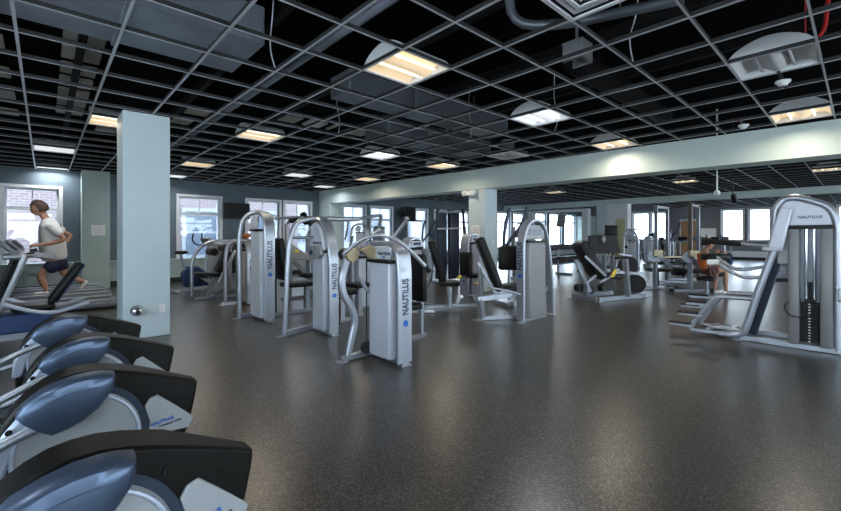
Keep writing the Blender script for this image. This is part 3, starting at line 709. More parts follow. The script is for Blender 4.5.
p0, p1 = F(479, 238, 6.5), F(499, 290, 6.5); d_ = (p1-p0)
side = Vector((.735, -.678, 0))
pm = (p0+p1)/2; zq = d_.normalized(); n_ = Vector((.678, .735, 0)).cross(zq).normalized(); s_ = zq.cross(n_)
R_ = Matrix((n_, s_, zq)).transposed()
MB().box(pm, (.13, .36, d_.length*1.02), R_, bev=.05, seg=3).build('backrest', 'black_vinyl', r)
MB().box(F(509, 288, 6.5)+Vector((.02, .05, 0)), (.34, .34, .08), Matrix.Rotation(-.75, 3, 'Z'), bev=.035).build('seat', 'black_vinyl', r)
MB().box(F(509, 258, 7.0), (.36, .12, .42), Matrix.Rotation(-.75, 3, 'Z'), bev=.05).build('chest_pad', 'black_vinyl', r)
for q in ((474, 283), (487, 288)):
    MB().cyl(F(*q), F(q[0]+7, q[1]+1), .014).build('adjust_pin', 'yellow', r)
MB().tube([F(490, 288, 6.3), F(510, 291, 6.3), F(522, 295, 6.35)], .018).build('side_handle', 'silver', r)

# --- V-armed machine behind ---
r = thing('incline_press_machine', 'machine with two tall curved dark press arms forming a V right of the second column', 'weight machine', (6.75, 4.75, 0))
MB().tube([depth(503, 260, 8), depth(504, 240, 8), depth(505, 224, 8), depth(510, 208, 8)], .035).build('press_arm', 'navy_metal', r)
MB().tube([depth(527, 207, 8), depth(524, 220, 8), depth(517, 232, 8), depth(506, 245, 8), depth(500, 262, 8)], .035).build('press_arm', 'navy_metal', r)
MB().tube([depth(510, 222, 8.2), depth(509, 300, 8.2)], .03, smooth=0).tube([depth(516, 250, 8.2), depth(517, 300, 8.2)], .03, smooth=0).build('upright_tube', 'silver', r)
MB().box((6.85, 4.62, .03), (.7, .08, .06)).box((6.6, 4.75, .03), (.08, .5, .06)).build('base_frame', 'silver', r)
MB().ball(depth(517, 234, 8.2), .08, (1, 1, 1)).build('counterweight', 'blue_plastic', r)
MB().box(depth(515, 285, 8.2), (.4, .35, .08), bev=.03).build('seat', 'black_vinyl', r)

# --- adductor machines between ---
def small_station(tx, ty, H_, label, seatdir, m='shroud_grey'):
    r = thing('thigh_machine', label, 'weight machine', (tx, ty, 0))
    MB().prism([(-.21, .05), (.21, .05), (.21, H_-.1), (.15, H_), (-.15, H_), (-.21, H_-.1)], 'y', -.12, .12).build('stack_shroud', m, r, bev=.03) if False else None
    tt = T(tx-.2, ty, 'X')
    tower(r, tt, .42, H_, .24, [(0, .03), (0, H_-.2), (.06, H_-.04), (.2, H_), (.36, H_-.04), (.42, H_-.2), (.42, .03)], shroud=m, tz=(.4, .8), text_size=.1, shroud_top=H_-.22)
    MB().prism([(tx-.15, H_-.17), (tx+.17, H_-.17), (tx+.15, H_-.06), (tx-.12, H_-.05)], 'y', ty-.16, ty-.12).build('shield', 'silver', r, bev=.01)
    MB().box((tx+.0, ty-.165, H_-.11), (.18, .01, .06)).build('placard', 'logo_dark', r)
    return r
r = small_station(5.25, 5.95, 1.30, 'grey thigh machine with rounded top and tilted black backrest, right of the middle machine', 1)
p0, p1 = depth(431, 240, 7.5), depth(444, 285, 7.5); zq = (p1-p0).normalized(); n_ = Vector((.678, .735, 0)).cross(zq).normalized(); s_ = zq.cross(n_)
MB().box((p0+p1)/2, (.14, .3, (p1-p0).length), Matrix((n_, s_, zq)).transposed(), bev=.05, seg=3).build('backrest', 'black_vinyl', r)
MB().box(depth(449, 283, 7.4), (.36, .36, .08), Matrix.Rotation(-.7, 3, 'Z'), bev=.03).build('seat', 'black_vinyl', r)
MB().tube([depth(424, 250, 7.2), depth(430, 262, 7.1), depth(428, 280, 7.1), depth(420, 295, 7.1), depth(418, 308, 7.1)], .055).build('lever_leg', 'silver_dark', r)
a = depth(418, 309, 7.1); MB().box((a.x+.1, a.y-.02, .03), (.4, .2, .06), Matrix.Rotation(-.7, 3, 'Z'), bev=.01).build('foot_rest', 'silver', r)
for q in ((423, 281, 7.0), (457, 279, 7.2)):
    MB().cyl(depth(*q), depth(q[0]+4, q[1]-3, q[2]), .026).build('grip', 'yellow', r)
a = depth(450, 300, 7.45); MB().cyl((a.x, a.y, .03), (a.x, a.y, .42), .035).bar((5.1, 5.5, .03), (6.1, 4.95, .03), .08, .06).bar((5.25, 5.8, .03), (5.5, 5.25, .03), .08, .06).build('base_frame', 'silver', r)
r = small_station(7.0, 5.95, 1.38, 'silver thigh machine standing against the second column', 1, 'stack_panel')
MB().box((6.7, 5.55, .5), (.35, .3, .08), bev=.03).build('seat', 'black_vinyl', r)
MB().box((6.55, 5.68, .75), (.12, .3, .5), bev=.04).build('backrest', 'black_vinyl', r)
MB().bar((6.7, 5.5, .03), (6.7, 5.5, .46), .07, .07).bar((6.6, 5.45, .03), (6.9, 5.75, .03), .08, .06).build('base_frame', 'silver', r)

# --- cable rack ---
r = thing('cable_rack', 'tall dark cable crossover rack with slanting uprights left of the second column', 'weight machine', (8.9, 8.3, 0))
def dd(px, py, D=11.8): return depth(px, py, D)
def fz(px, D, z): q = depth(px, 235, D); q.z = z; return q
MB().bar(fz(430, 11.6, .03), fz(438, 11.8, 2.12), .07, .07).bar(fz(467, 11.6, .03), fz(463, 11.8, 2.12), .07, .07).bar(fz(450, 12.3, .03), fz(449, 12.3, 2.12), .08, .08).build('upright', 'navy_metal', r)
MB().prism([(0, 0), (0, 0.001), (.001, 0)], 'z', 0, .001).bm.free() if False else None
MB().box(fz(441, 12.1, 1.06), (.34, .2, 2.0), Matrix.Rotation(-.75, 3, 'Z'), bev=.03).build('stack_shroud', 'navy_metal', r)
MB().box(fz(455, 12.2, 1.06), (.26, .2, 2.0), Matrix.Rotation(-.75, 3, 'Z'), bev=.03).build('stack_shroud', 'navy_metal', r)
MB().cyl(dd(434, 229), dd(466, 228), .028).build('crossbar', 'silver', r)
MB().cyl(dd(437, 212), dd(464, 212), .025).build('crossbar', 'silver', r)
MB().bar(fz(428, 11.7, .03), fz(470, 11.7, .03), .08, .06).build('base_bar', 'silver', r)
MB().cyl(dd(446, 215, 12), dd(447, 270, 12), .006, seg=6).build('cable', 'black_plastic', r)
# cable arm machine in front of annex windows (small shoulder frame)
r = thing('functional_trainer', 'pale metal pulley trainer with angled arms in front of the annex windows', 'weight machine', tuple(fz(385, 11.5, 0)))
MB().bar(fz(378, 11.5, .03), fz(379, 11.5, 1.55), .2, .3).build('stack_shroud', 'silver_dark', r, bev=.03)
MB().cyl(depth(392, 240, 11.3), depth(407, 220, 11.2), .05).cyl(depth(378, 235, 11.4), depth(381, 216, 11.3), .05).build('pulley_arm', 'silver', r)
MB().ball(depth(407, 219, 11.2), .07).ball(depth(381, 216, 11.3), .06).build('pulley_head', 'silver', r)
MB().bar(fz(372, 11.5, .03), fz(412, 11.5, .03), .08, .06).bar(fz(392, 11.5, .03), fz(392, 11.5, 1.3), .12, .12).build('base_frame', 'silver_dark', r)
# row machine visible behind M1
r = small_station(5.0, 9.3, 1.5, 'weight machine behind the tall arched frame near the corner pilaster', 1, 'shroud_white')
MB().tube([(4.7, 9.2, 1.2), (4.8, 9.05, 1.62), (5.3, 9.0, 1.68)], .03).build('press_arm', 'silver', r)
MB().box((5.5, 9.0, .5), (.35, .35, .08), bev=.03).build('seat', 'black_vinyl', r)
MB().bar((5.5, 9.0, .03), (5.5, 9.0, .46), .07, .07).bar((5.1, 9.2, .03), (5.7, 8.95, .03), .08, .06).build('base_frame', 'silver', r)
r = small_station(4.3, 6.35, 1.15, 'low white weight machine between the middle machine and the tall arched one', 1, 'shroud_white')
MB().box((4.0, 5.9, .5), (.35, .35, .08), bev=.03).build('seat', 'black_vinyl', r)
MB().bar((4.0, 5.9, .03), (4.0, 5.9, .46), .07, .07).bar((3.9, 5.7, .03), (4.3, 6.3, .03), .08, .06).build('base_frame', 'silver', r)
MB().tube([(4.1, 6.1, .9), (3.8, 5.9, 1.1), (3.8, 5.8, 1.35)], .025).build('press_arm', 'silver', r)

# --- leg press ---
r = thing('leg_press', 'leg press with thick tilted black backrest and large black foot plate', 'leg press', (8.7, 3.7, 0))
G = lambda px, py, D=8.5: depth(px, py, D)
b0, b1, b2 = fz(573, 8.75, .05), fz(598, 8.25, .05), fz(644, 8.9, .05)
MB().bar(b0, b1, .08, .09).bar(b1, b2, .08, .09).bar(b0, fz(612, 9.3, .05), .08, .09).bar(fz(586, 8.5, .05), fz(586, 8.5, .42), .09, .09).bar(fz(628, 8.6, .06), fz(625, 8.6, .85), .10, .1).build('base_frame', 'silver_mid', r)
for q in (b0, b1, b2): MB().box((q.x, q.y, .007), (.2, .16, .014)).build('foot_plate', 'silver_mid', r)
p0, p1 = G(579, 243), G(598, 276); zq = (p1-p0).normalized(); n_ = Vector((.678, .735, 0)).cross(zq).normalized(); s_ = zq.cross(n_); RR = Matrix((n_, s_, zq)).transposed()
MB().box((p0+p1)/2, (.22, .5, (p1-p0).length*1.05), RR, bev=.06, seg=3).build('backrest', 'black_vinyl', r)
MB().bar(G(576, 260), G(590, 292), .05, .08).bar(G(585, 256, 8.2), G(606, 276, 8.2), .03, .05).build('back_support', 'silver_mid', r)
MB().box(G(605, 276, 8.5), (.5, .45, .1), Matrix.Rotation(-.7, 3, 'Z'), bev=.04).build('seat', 'black_vinyl', r)
q = [G(x_, y_, 8.9) for x_, y_ in ((589, 236), (617, 235), (621, 253), (590, 254))]
mb = MB(); A = [mb.bm.verts.new(v) for v in q]; B = [mb.bm.verts.new(v+Vector((.05, .055, .01))) for v in q]
mb.bm.faces.new(A); mb.bm.faces.new(B[::-1])
for i in range(4): mb.bm.faces.new((A[i], B[i], B[(i+1) % 4], A[(i+1) % 4]))
mb.build('foot_panel', 'black_vinyl', r, bev=.01)
c_ = G(603, 239.5, 8.87); MB().ball(c_, .05, (1, 1, 2.0)).build('emblem', 'silver_mid', r)
MB().bar(G(604, 255, 9), G(604, 280, 9), .08, .08).bar(G(619, 254, 9.0), G(632, 256, 9.0), .04, .04).bar(G(612, 255, 9.05), G(614, 290, 9.05), .08, .08).build('carriage', 'silver_mid', r)
MB().bar(G(600, 282, 8.3), G(618, 272, 8.3), .05, .05).bar(G(585, 284, 8.3), G(600, 272, 8.3), .05, .05).build('linkage', 'silver_mid', r)
MB().cyl(G(612, 277, 8.1), G(616, 270, 8.1), .035).build('brake_handle', 'yellow', r)
for k, (x_, y_, D_) in enumerate(((628, 265, 9.0), (636, 284, 8.95))):
    c_ = G(x_, y_, D_); MB().cyl(c_, c_+Vector((.1, .05, 0)), .2, seg=28).build('weight_plate', 'iron', r)
MB().bar(G(618, 272, 8.6), G(643, 274, 8.6), .05, .06).build('side_rail', 'silver_mid', r)
for q in ((581, 288), (592, 290), (605, 288)): 
    c_ = G(q[0], q[1], 8.5); MB().cyl(c_, c_+Vector((.05, .12, 0)), .08, seg=18).build('roller', 'black_vinyl', r)

# --- plate loaded stations at right ---
def lever_station(px, D, label):
    c_ = fz(px, D, 0); x, y = c_.x, c_.y
    r = thing('plate_loaded_machine', label, 'weight machine', (x, y, 0))
    sd = Vector((.735, -.678, 0)); fd = Vector((.678, .735, 0)); P = lambda a, b_, z: Vector((x, y, z))+sd*a+fd*b_
    MB().bar(P(0, 0, .03), P(0, 0, .82), .09, .09).bar(P(-.45, 0, .03), P(.5, 0, .03), .06, .05).bar(P(0, 0, .03), P(0, .9, .03), .06, .05).build('base_frame', 'silver_mid', r)
    MB().cyl(P(-.47, 0, .03), P(-.40, 0, .03), .045).cyl(P(.46, 0, .03), P(.54, 0, .03), .045).build('rubber_end', 'black_plastic', r)
    MB().cyl(P(-.07, -.06, .82), P(-.03, .02, .82), .13, seg=24).cyl(P(.04, -.06, .82), P(.07, .02, .82), .12, seg=24).build('weight_disc', 'silver_mid', r)
    MB().bar(P(-.09, -.1, .92), P(.12, -.1, .90), .07, .16).build('top_cap', 'tan_cap', r)
    MB().cyl(P(-.04, -.12, .85), P(-.04, -.07, .85), .04).build('hub', 'black_plastic', r)
    MB().bar(P(.05, -.1, .85), P(.42, -.1, .5), .05, .09).build('lever_arm', 'silver_mid', r)
    MB().cyl(P(.36, -.15, .47), P(.62, -.15, .45), .10).build('roller_pad', 'black_vinyl', r)
    MB().bar(P(.5, -.1, .4), P(.85, -.1, .36), .03, .04).build('handle_bar', 'silver_dark', r)
    MB().box(P(.35, .5, .45), (.5, .4, .09), Matrix.Rotation(-.75, 3, 'Z'), bev=.04).bar(P(.35, .5, .03), P(.35, .5, .4), .07, .07).build('seat', 'black_vinyl', r)
lever_station(655, 10.2, 'plate loaded lever machine with tan cap just right of the leg press')
lever_station(690, 9.8, 'plate loaded lever machine with tan cap in front of the brown post')
# power rack posts behind
r = thing('power_rack', 'tall rack of slim silver posts with one brown post and a tan crossbar', 'power rack', tuple(fz(675, 11.8, 0)))
for px_, D_, m_, zt in ((656, 11.5, 'silver_mid', 2.2), (667, 12.2, 'silver_mid', 2.2), (690.5, 11.3, 'brown_paint', 2.25), (698, 12.0, 'silver_dark', 2.2)):
    MB().bar(fz(px_, D_, .0), fz(px_, D_, zt), .12 if 'brown' in m_ else .08, .09).build('post', m_, r)
MB().bar(fz(656, 11.5, .05), fz(690, 11.3, .05), .08, .06).build('frame_bar', 'silver_mid', r)
MB().bar(fz(667, 12.2, .05), fz(698, 12.0, .05), .08, .06).build('frame_bar', 'silver_mid', r)
MB().bar(fz(656, 11.5, 2.16), fz(667, 12.2, 2.16), .06, .06).build('frame_bar', 'silver_mid', r)
MB().bar(fz(690, 11.3, 2.2), fz(698, 12, 2.2), .06, .06).build('frame_bar', 'silver_mid', r)
MB().bar(depth(664, 257, 11.4), depth(692, 257, 11.3), .05, .05).build('crossbar', 'tan_cap', r)
b_ = thing('weight_bench', 'low dark bench inside the tall silver rack', 'bench', tuple(fz(675, 12.4, 0)))
MB().box(fz(676, 12.5, .5), (1.1, .3, .09), Matrix.Rotation(-.75, 3, 'Z'), bev=.03).build('pad', 'black_vinyl', b_)
MB().bar(fz(667, 12.5, .02), fz(667, 12.5, .45), .05, .05).bar(fz(684, 12.5, .02), fz(684, 12.5, .45), .05, .05).bar(fz(666, 12.5, .3), fz(685, 12.5, .3), .04, .06).build('frame', 'blue_plastic', b_)

# --- dumbbell rack ---
r = thing('dumbbell_rack', 'two tier dumbbell rack in front of the annex windows left of the leg press', 'rack', (13.2, 7.0, 0))
MB().box((13.2, 7.0, .84), (3.2, .35, .04), Matrix.Rotation(-.0, 3, 'Z')).box((13.2, 6.95, .40), (3.2, .35, .04)).build('shelf', 'silver_dark', r, smooth=False)
for x_ in (11.65, 13.2, 14.75): MB().bar((x_, 7.21, .0), (x_, 7.21, .86), .08, .05).box((x_, 7.0, .03), (.07, .6, .06)).build('upright', 'silver', r)
db = thing('dumbbell', 'black dumbbell resting on the two tier rack', 'dumbbell', (0, 0, 0), 'dumbbells on the rack')
MB().cyl((0, -.07, 0), (0, .07, 0), .016).build('handle', 'chrome', db)
for s_ in (-1, 1): MB().cyl((0, s_*.065, 0), (0, s_*.18, 0), .09, seg=12).build('head', 'iron', db)
first = True
for z_, yy in ((.952, 7.0), (.512, 6.95)):
    for i in range(15):
        o = db if first else copy_tree(db); first = False
        place(o, (11.78+.2*i, yy, z_), 0)
# kettle/second rack beyond
# --- M8: big machine at right ---
r = thing('standing_calf_machine', 'large silver machine at right edge with tall rounded weight tower and low tube step frame', 'weight machine', (6.75, .6, 0))
X8 = 6.6
yz = lambda x, pts: [Vector((x, a, b_)) for a, b_ in pts]
MB().tube(yz(6.64, [(.19, .03), (.19, 1.0), (.19, 1.5), (.25, 1.69), (.45, 1.78), (.55, 1.815), (.66, 1.80), (.73, 1.68), (.74, 1.45)]), .042, seg=16, smooth=5).build('arched_frame', 'silver', r)
MB().prism([(.23, 1.47), (.62, 1.47), (.69, 1.55), (.70, 1.70), (.62, 1.77), (.5, 1.78), (.32, 1.72), (.235, 1.62)], 'x', 6.63, 6.70).build('shield', 'shroud_white', r, bev=.01)
letters(r, 'NAUTILUS', .045, (6.625, .42, 1.57), (0, -1, 0), (0, 0, 1), name='shield_lettering')
MB().prism([(.58, 1.0), (.72, 1.0), (.73, 1.5), (.66, 1.68), (.60, 1.68), (.56, 1.5)], 'x', 6.71, 6.75).build('rear_panel', 'shroud_grey', r, bev=.01)
MB().box((6.705, .65, 1.36), (.006, .05, .03)).build('warning_label', 'paper', r)
MB().box((6.66, .56, .745), (.14, .1, 1.39), bev=.02).box((6.66, .28, .745), (.14, .11, 1.39), bev=.02).build('front_shroud', 'stack_panel', r)
MB().box((6.76, .42, .75), (.04, .38, 1.38)).build('rear_shroud', 'silver_dark', r)
MB().box((6.66, .42, 1.455), (.17, .40, .045), bev=.01).build('shroud_cap', 'black_plastic', r)
mb = MB()
for k in range(14): mb.box((6.69, .42, .10+.034*k), (.09, .15, .03), bev=.003, seg=1)
mb.build('weight_stack', 'iron', r)
mb = MB()
for k in range(14): mb.box((6.642, .425, .10+.034*k), (.004, .02, .012))
mb.build('stack_number_label', 'paper', r, smooth=False)
MB().cyl((6.68, .385, .57), (6.68, .385, 1.43), .016).cyl((6.68, .455, .57), (6.68, .455, 1.43), .016).build('guide_rod', 'chrome', r)
MB().cyl((6.66, .42, .56), (6.66, .42, .80), .012).box((6.67, .42, .585), (.06, .1, .03)).build('selector_head', 'iron', r)
MB().tube([(6.59, .40, .42), (6.56, .5, .38), (6.55, .6, .40), (6.55, .645, .5), (6.58, .6, .56)], .007, seg=8).build('selector_cord', 'black_plastic', r)
MB().box((6.63, .17, .68), (.1, .04, .16), bev=.015).cyl((6.58, .17, .72), (6.57, .17, .72), .015).cyl((6.58, .17, .64), (6.57, .17, .64), .015).build('mount_bracket', 'silver', r)
MB().bar((6.64, .12, .035), (6.64, 1.08, .035), .07, .06).bar((6.64, .2, .03), (7.25, .2, .03), .06, .06).bar((7.2, .15, .03), (7.2, 1.5, .03), .06, .06).build('base_bar', 'silver', r)
def loop(x, m_='silver'):
    return MB().tube(yz(x, [(1.14, .06), (1.45, .045), (1.64, .045), (1.58, .16), (1.40, .44), (1.33, .535), (1.20, .545), (.93, .55)]), .03, seg=12, smooth=4)
loop(6.60).build('step_frame', 'silver', r); loop(7.12).build('step_frame', 'silver', r)
MB().tube(yz(6.6, [(.72, 1.24), (.9, .62), (1.0, .2), (1.04, .09), (1.16, .055), (1.3, .05)]), .042, seg=14, smooth=4).build('slanted_leg', 'silver', r)
MB().bar((6.78, .66, 1.3), (6.80, .98, .07), .05, .09).build('slanted_leg', 'navy_metal', r)
MB().prism([(.56, 1.68), (.67, 1.70), (.74, 1.45), (.78, 1.25), (.79, 1.18), (.66, 1.16), (.63, 1.3)], 'x', 6.48, 6.60).build('lever_shroud', 'shroud_white', r, bev=.02)
MB().box((6.54, .76, 1.19), (.14, .16, .05), bev=.015).build('shroud_collar', 'shroud_white', r)
MB().bar((6.6, 1.42, .08), (7.12, 1.42, .08), .05, .04).bar((6.6, 1.2, .08), (7.12, 1.2, .08), .05, .04).bar((6.6, 1.05, .1), (7.12, 1.05, .1), .05, .04).bar((6.75, 1.45, .10), (6.75, 1.05, .10), .06, .03).build('step_crossbar', 'silver', r)
for x_, ya, z_ in ((6.52, 1.58, .12), (6.6, 1.50, .26), (6.66, 1.42, .41), (7.1, 1.6, .30), (7.14, 1.5, .45)):
    MB().bar((x_, ya-.02, z_), (x_, ya+.26, z_-.005), .11, .03).build('peg', 'silver', r)
    MB().bar((x_, ya+.02, z_+.026), (x_, ya+.27, z_+.022), .11, .022).build('peg_tread', 'black_plastic', r)
K = lambda px, py, D=5.5: depth(px, py, D)
MB().tube([K(790, 247, 5.2), K(760, 246, 5.5), K(741, 244, 5.7)], .024).build('lever_bar', 'silver', r)
MB().cyl(K(741, 244, 5.7), K(702, 241, 6.0), .034).build('shoulder_pad', 'black_vinyl', r)
MB().tube([K(768, 266, 5.5), K(750, 269, 5.6), K(735, 270, 5.7), K(722, 261, 5.8), K(714, 255, 5.9)], .024).tube([K(764, 277, 5.4), K(746, 278, 5.5), K(735, 274, 5.6), K(720, 265, 5.7)], .024).build('handle_tube', 'silver', r)
c_ = K(777, 270, 5.3); MB().cyl(c_, c_+Vector((-.05, -.02, 0)), .07, seg=24).build('cam_disc', 'silver', r)
MB().cyl(c_+Vector((-.05, -.02, 0)), c_+Vector((-.06, -.02, 0)), .018, seg=12).build('cam_bolt', 'chrome', r)
MB().bar(K(765, 262, 5.5), K(795, 262, 5.2), .05, .05).build('link_bar', 'navy_metal', r)
MB().bar(K(775, 280, 5.5), K(795, 280, 5.3), .05, .05).build('link_bar', 'navy_metal', r)
for q in ((785, 233), (786, 240), (782, 253)):
    c_ = K(*q, 6.1); MB().cyl(c_, c_+Vector((-.08, -.06, 0)), .045).build('roller', 'black_vinyl', r)
MB().bar(K(786, 228, 6.2), K(786, 262, 6.2), .04, .04).build('roller_bracket', 'silver_dark', r)
c_ = K(715, 257, 5.95); MB().box(c_, (.34, .2, .10), Matrix.Rotation(-.75, 3, 'Z'), bev=.04).build('hip_pad', 'black_vinyl', r)
c_ = K(713, 262, 5.8); MB().box(c_, (.16, .04, .07), Matrix.Rotation(-.75, 3, 'Z'), bev=.01).build('pad_backing', 'paper', r)
feet(r, [(6.64, .13), (6.64, 1.1)])

# ------------------------------------------------------------------ ellipticals in the foreground
K1 = 1.17
def kk(pts, k): return [(x*k, EYE-(EYE-z)*k) for x, z in pts]
TOPK = [(-.125, .64), (-.09, .69), (-.05, .73), (0, .762), (.05, .782), (.10, .79), (.16, .79), (.22, .78), (.28, .765), (.34, .747), (.40, .727), (.46, .705), (.52, .683), (.59, .655), (.585, .61), (.57, .54), (.55, .46), (.52, .38)]
def elliptical(label):
    r = thing('elliptical_trainer', label, 'elliptical trainer', (0, 0, 0))
    pts = [(x*1.04, EYE-(EYE-z)*1.12) for x, z in TOPK]
    body = pts+[(.5, .14), (.35, .07), (-.1, .07), (-.17, .2), (-.17, .42)]
    mb = MB().prism(body, 'y', -.16, .01)
    for v in mb.bm.verts:
        if v.co.y > 0 and v.co.x > .34: v.co.y = .01-.09*min(1, (v.co.x-.34)/.25)
    mb.build('drive_shroud', 'ell_shroud', r, bev=.014)
    # raised rim band over the shroud
    disc = (.12, .40)
    mb = MB(); mb.cyl((disc[0], -.163, disc[1]), (disc[0], -.175, disc[1]), .265, seg=48); mb.build('side_cover', 'ell_side', r)
    mb = MB(); mb.cyl((disc[0], -.175, disc[1]), (disc[0], -.188, disc[1]), .235, .228, seg=48); d0 = mb.build('flywheel_disc', 'ell_disc', r)
    MB().tube([(disc[0]+.222*math.cos(a), -.190, disc[1]+.222*math.sin(a)) for a in [2*PI*i/40 for i in range(40)]], .009, seg=8, smooth=0, closed=True).build('disc_rim', 'ell_light', d0)
    MB().cyl((disc[0], -.188, disc[1]), (disc[0], -.199, disc[1]), .034, .028, seg=24).cyl((disc[0], -.199, disc[1]), (disc[0], -.208, disc[1]), .014, seg=16).build('hub_cap', 'chrome', d0)
    pan = [(.355, .50), (.375, .535), (.41, .545), (.47, .49), (.575, .385), (.555, .335), (.37, .345), (.375, .42)]
    pan = [(a+.015, b_) for a, b_ in pan]
    MB().prism(pan, 'y', -.16, -.172).build('logo_panel', 'ell_disc', r, bev=.004)
    letters(r, 'NAUTILUS', .022, (.445, -.1740, .405), (1, 0, .12), (-.12, 0, 1), m='blue_logo')
    letters(r, 'COMMERCIAL SERIES', .011, (.48, -.1740, .385), (1, 0, .12), (-.12, 0, 1), m='logo_dark')
    for a, b_ in ((.325, .60), (.475, .535)):
        MB().bar((a, -.155, b_-.012), (a+.006, -.155, b_+.014), .012, .02, bev=.002).build('bolt_slot', 'black_plastic', r)
    MB().prism([(-.19, .30), (-.135, .30), (-.07, .50), (-.02, .615), (-.07, .60), (-.13, .52), (-.18, .42)], 'y', -.182, -.04).build('end_cover', 'ell_light', r, bev=.015)
    MB().cyl((-.11, -.182, .53), (-.11, -.19, .53), .012).build('bolt', 'black_plastic', r)
    # fin-shaped link cover, crowned outwards
    out = [(-.09, .60), (-.07, .64), (-.02, .685), (.04, .71), (.10, .725), (.16, .728), (.20, .724), (.243, .712), (.246, .69), (.238, .645), (.19, .575), (.13, .53), (.07, .505), (.02, .495), (-.03, .53), (-.07, .57)]
    mb = MB(); bm = mb.bm; n = len(out); cx, cz = .09, .64
    rings = []
    for (sc, yy) in ((1, -.185), (1, -.235), (.95, -.262), (.84, -.274), (.45, -.28)):
        rings.append([bm.verts.new((cx+(a-cx)*sc, yy, cz+(b_-cz)*sc)) for a, b_ in out])
    for q in range(len(rings)-1):
        for i in range(n): bm.faces.new((rings[q][i], rings[q][(i+1) % n], rings[q+1][(i+1) % n], rings[q+1][i]))
    bm.faces.new(rings[0][::-1]); bm.faces.new(rings[-1])
    fn = mb.build('link_cover', 'ell_blue', r)
    MB().strap([(-.055, -.270, .615), (.02, -.279, .655), (.1, -.281, .674), (.17, -.279, .676), (.225, -.268, .672)], .004, .004, (0, 1, 0)).build('cover_ridge', 'ell_blue', fn)
    MB().tube([(.05, -.225, .56), (-.10, -.23, .515), (-.45, -.25, .355), (-.95, -.28, .23)], .022, seg=14).build('pedal_rail', 'silver', r)
    MB().tube([(.05, .13, .40), (-.10, .15, .34), (-.45, .16, .26), (-.95, .18, .2)], .022, seg=14).build('pedal_rail', 'silver', r)
    for yy, zz in ((-.27, .36), (.17, .29)):
        MB().box((-.62, yy, zz), (.36, .15, .04), Matrix.Rotation(-.15, 3, 'Y'), bev=.012).build('pedal', 'black_plastic', r)
    MB().bar((-1.55, -.08, .05), (-.1, -.08, .05), .1, .08).bar((-1.5, -.38, .03), (-1.5, .22, .03), .08, .06).bar((.3, -.2, .035), (.3, .08, .035), .08, .07).build('base_frame', 'silver_dark', r)
    MB().bar((-1.4, -.08, .06), (-1.25, -.08, 1.3), .1, .1).build('mast', 'silver', r)
    MB().box((-1.22, -.08, 1.35), (.1, .42, .3), Matrix.Rotation(.4, 3, 'Y'), bev=.03).build('console', 'silver_dark', r)
    MB().box((-1.16, -.08, 1.36), (.012, .28, .14), Matrix.Rotation(.4, 3, 'Y')).build('display', 'screen', r)
    for s_ in (-.36, .20):
        MB().tube([(-.97, s_, .26), (-1.2, s_, .85), (-1.22, s_, 1.2), (-1.0, s_, 1.55)], .022).build('arm_lever', 'silver', r)
        MB().cyl((-1.1, s_, 1.4), (-1.0, s_, 1.55), .028).build('hand_grip', 'black_plastic', r)
    return r
el = elliptical('nearest elliptical trainer at the bottom left corner, dark curved drive cover')
YS = (1.68, 2.61, 3.44, 4.42)
place(el, (-.045, YS[0], 0))
labs = ['second elliptical trainer from the bottom left corner, grey disc and logo panel showing', 'third elliptical trainer from the bottom left corner, silver rail reaching to the left edge',
        'farthest of the four dark elliptical trainers, directly in front of the near column']
for y_, x_, lb in zip(YS[1:], (0, .06, .01), labs):
    o = copy_tree(el); place(o, (x_, y_, 0), 0, lb)

# ------------------------------------------------------------------ recumbent bike
r = thing('recumbent_bike', 'recumbent exercise bike with tall slanted black seat back left of the near column', 'exercise bike', (0, 7.0, 0))
RB = lambda px, py, Y=7.0: (lambda s: Vector((Y/(FY-FX*s)*(FX+FY*s), Y, EYE-(py-HZ)*(Y/(FY-FX*s))/FPX)))((px-420.5)/FPX)
p0, p1 = RB(80, 262), RB(50, 302); zq = (p0-p1).normalized(); n_ = Vector((0, 1, 0)).cross(zq).normalized()
MB().box((p0+p1)/2, (.075, .42, (p0-p1).length), Matrix((n_, Vector((0, 1, 0)), zq)).transposed(), bev=.03, seg=3).build('backrest', 'black_vinyl', r)
MB().box((p0+p1)/2+Vector((.05, 0, -.01)), (.02, .36, (p0-p1).length*.94), Matrix((n_, Vector((0, 1, 0)), zq)).transposed(), bev=.01).build('backrest_shell', 'blue_plastic', r)
MB().box(RB(38, 306)+Vector((-.04, 0, 0)), (.4, .42, .08), bev=.035).build('seat', 'black_vinyl', r)
MB().prism([(-.45, .18), (.05, .18), (.08, .42), (-.38, .40)], 'y', 6.85, 7.15).build('seat_carriage', 'blue_plastic', r, bev=.02)
MB().bar((-1.3, 7, .14), (.4, 7, .14), .12, .1).bar((-1.25, 6.7, .03), (-1.25, 7.3, .03), .08, .06).bar((.35, 6.7, .03), (.35, 7.3, .03), .08, .06).bar((.3, 7, .04), (.3, 7, .14), .08, .08).bar((-1.2, 7, .04), (-1.2, 7, .14), .08, .08).build('base_frame', 'silver', r)
MB().tube([(-.35, 6.72, .56), (-.1, 6.72, .44), (.1, 6.72, .40), (.42, 6.74, .50)], .024).build('side_handle', 'ell_light', r)
MB().tube([(-.35, 7.28, .56), (-.1, 7.28, .44), (.1, 7.28, .40), (.42, 7.26, .50)], .024).build('side_handle', 'ell_light', r)
MB().prism([(-1.35, .15), (-.75, .15), (-.7, .5), (-.95, .72), (-1.3, .7)], 'y', 6.86, 7.14).build('drive_cover', 'blue_plastic', r, bev=.04)
MB().bar((-1.2, 7, .7), (-1.05, 7, 1.15), .08, .08).build('mast', 'silver', r)
MB().box((-1.02, 7, 1.2), (.08, .4, .26), Matrix.Rotation(.4, 3, 'Y'), bev=.03).build('console', 'silver_dark', r)
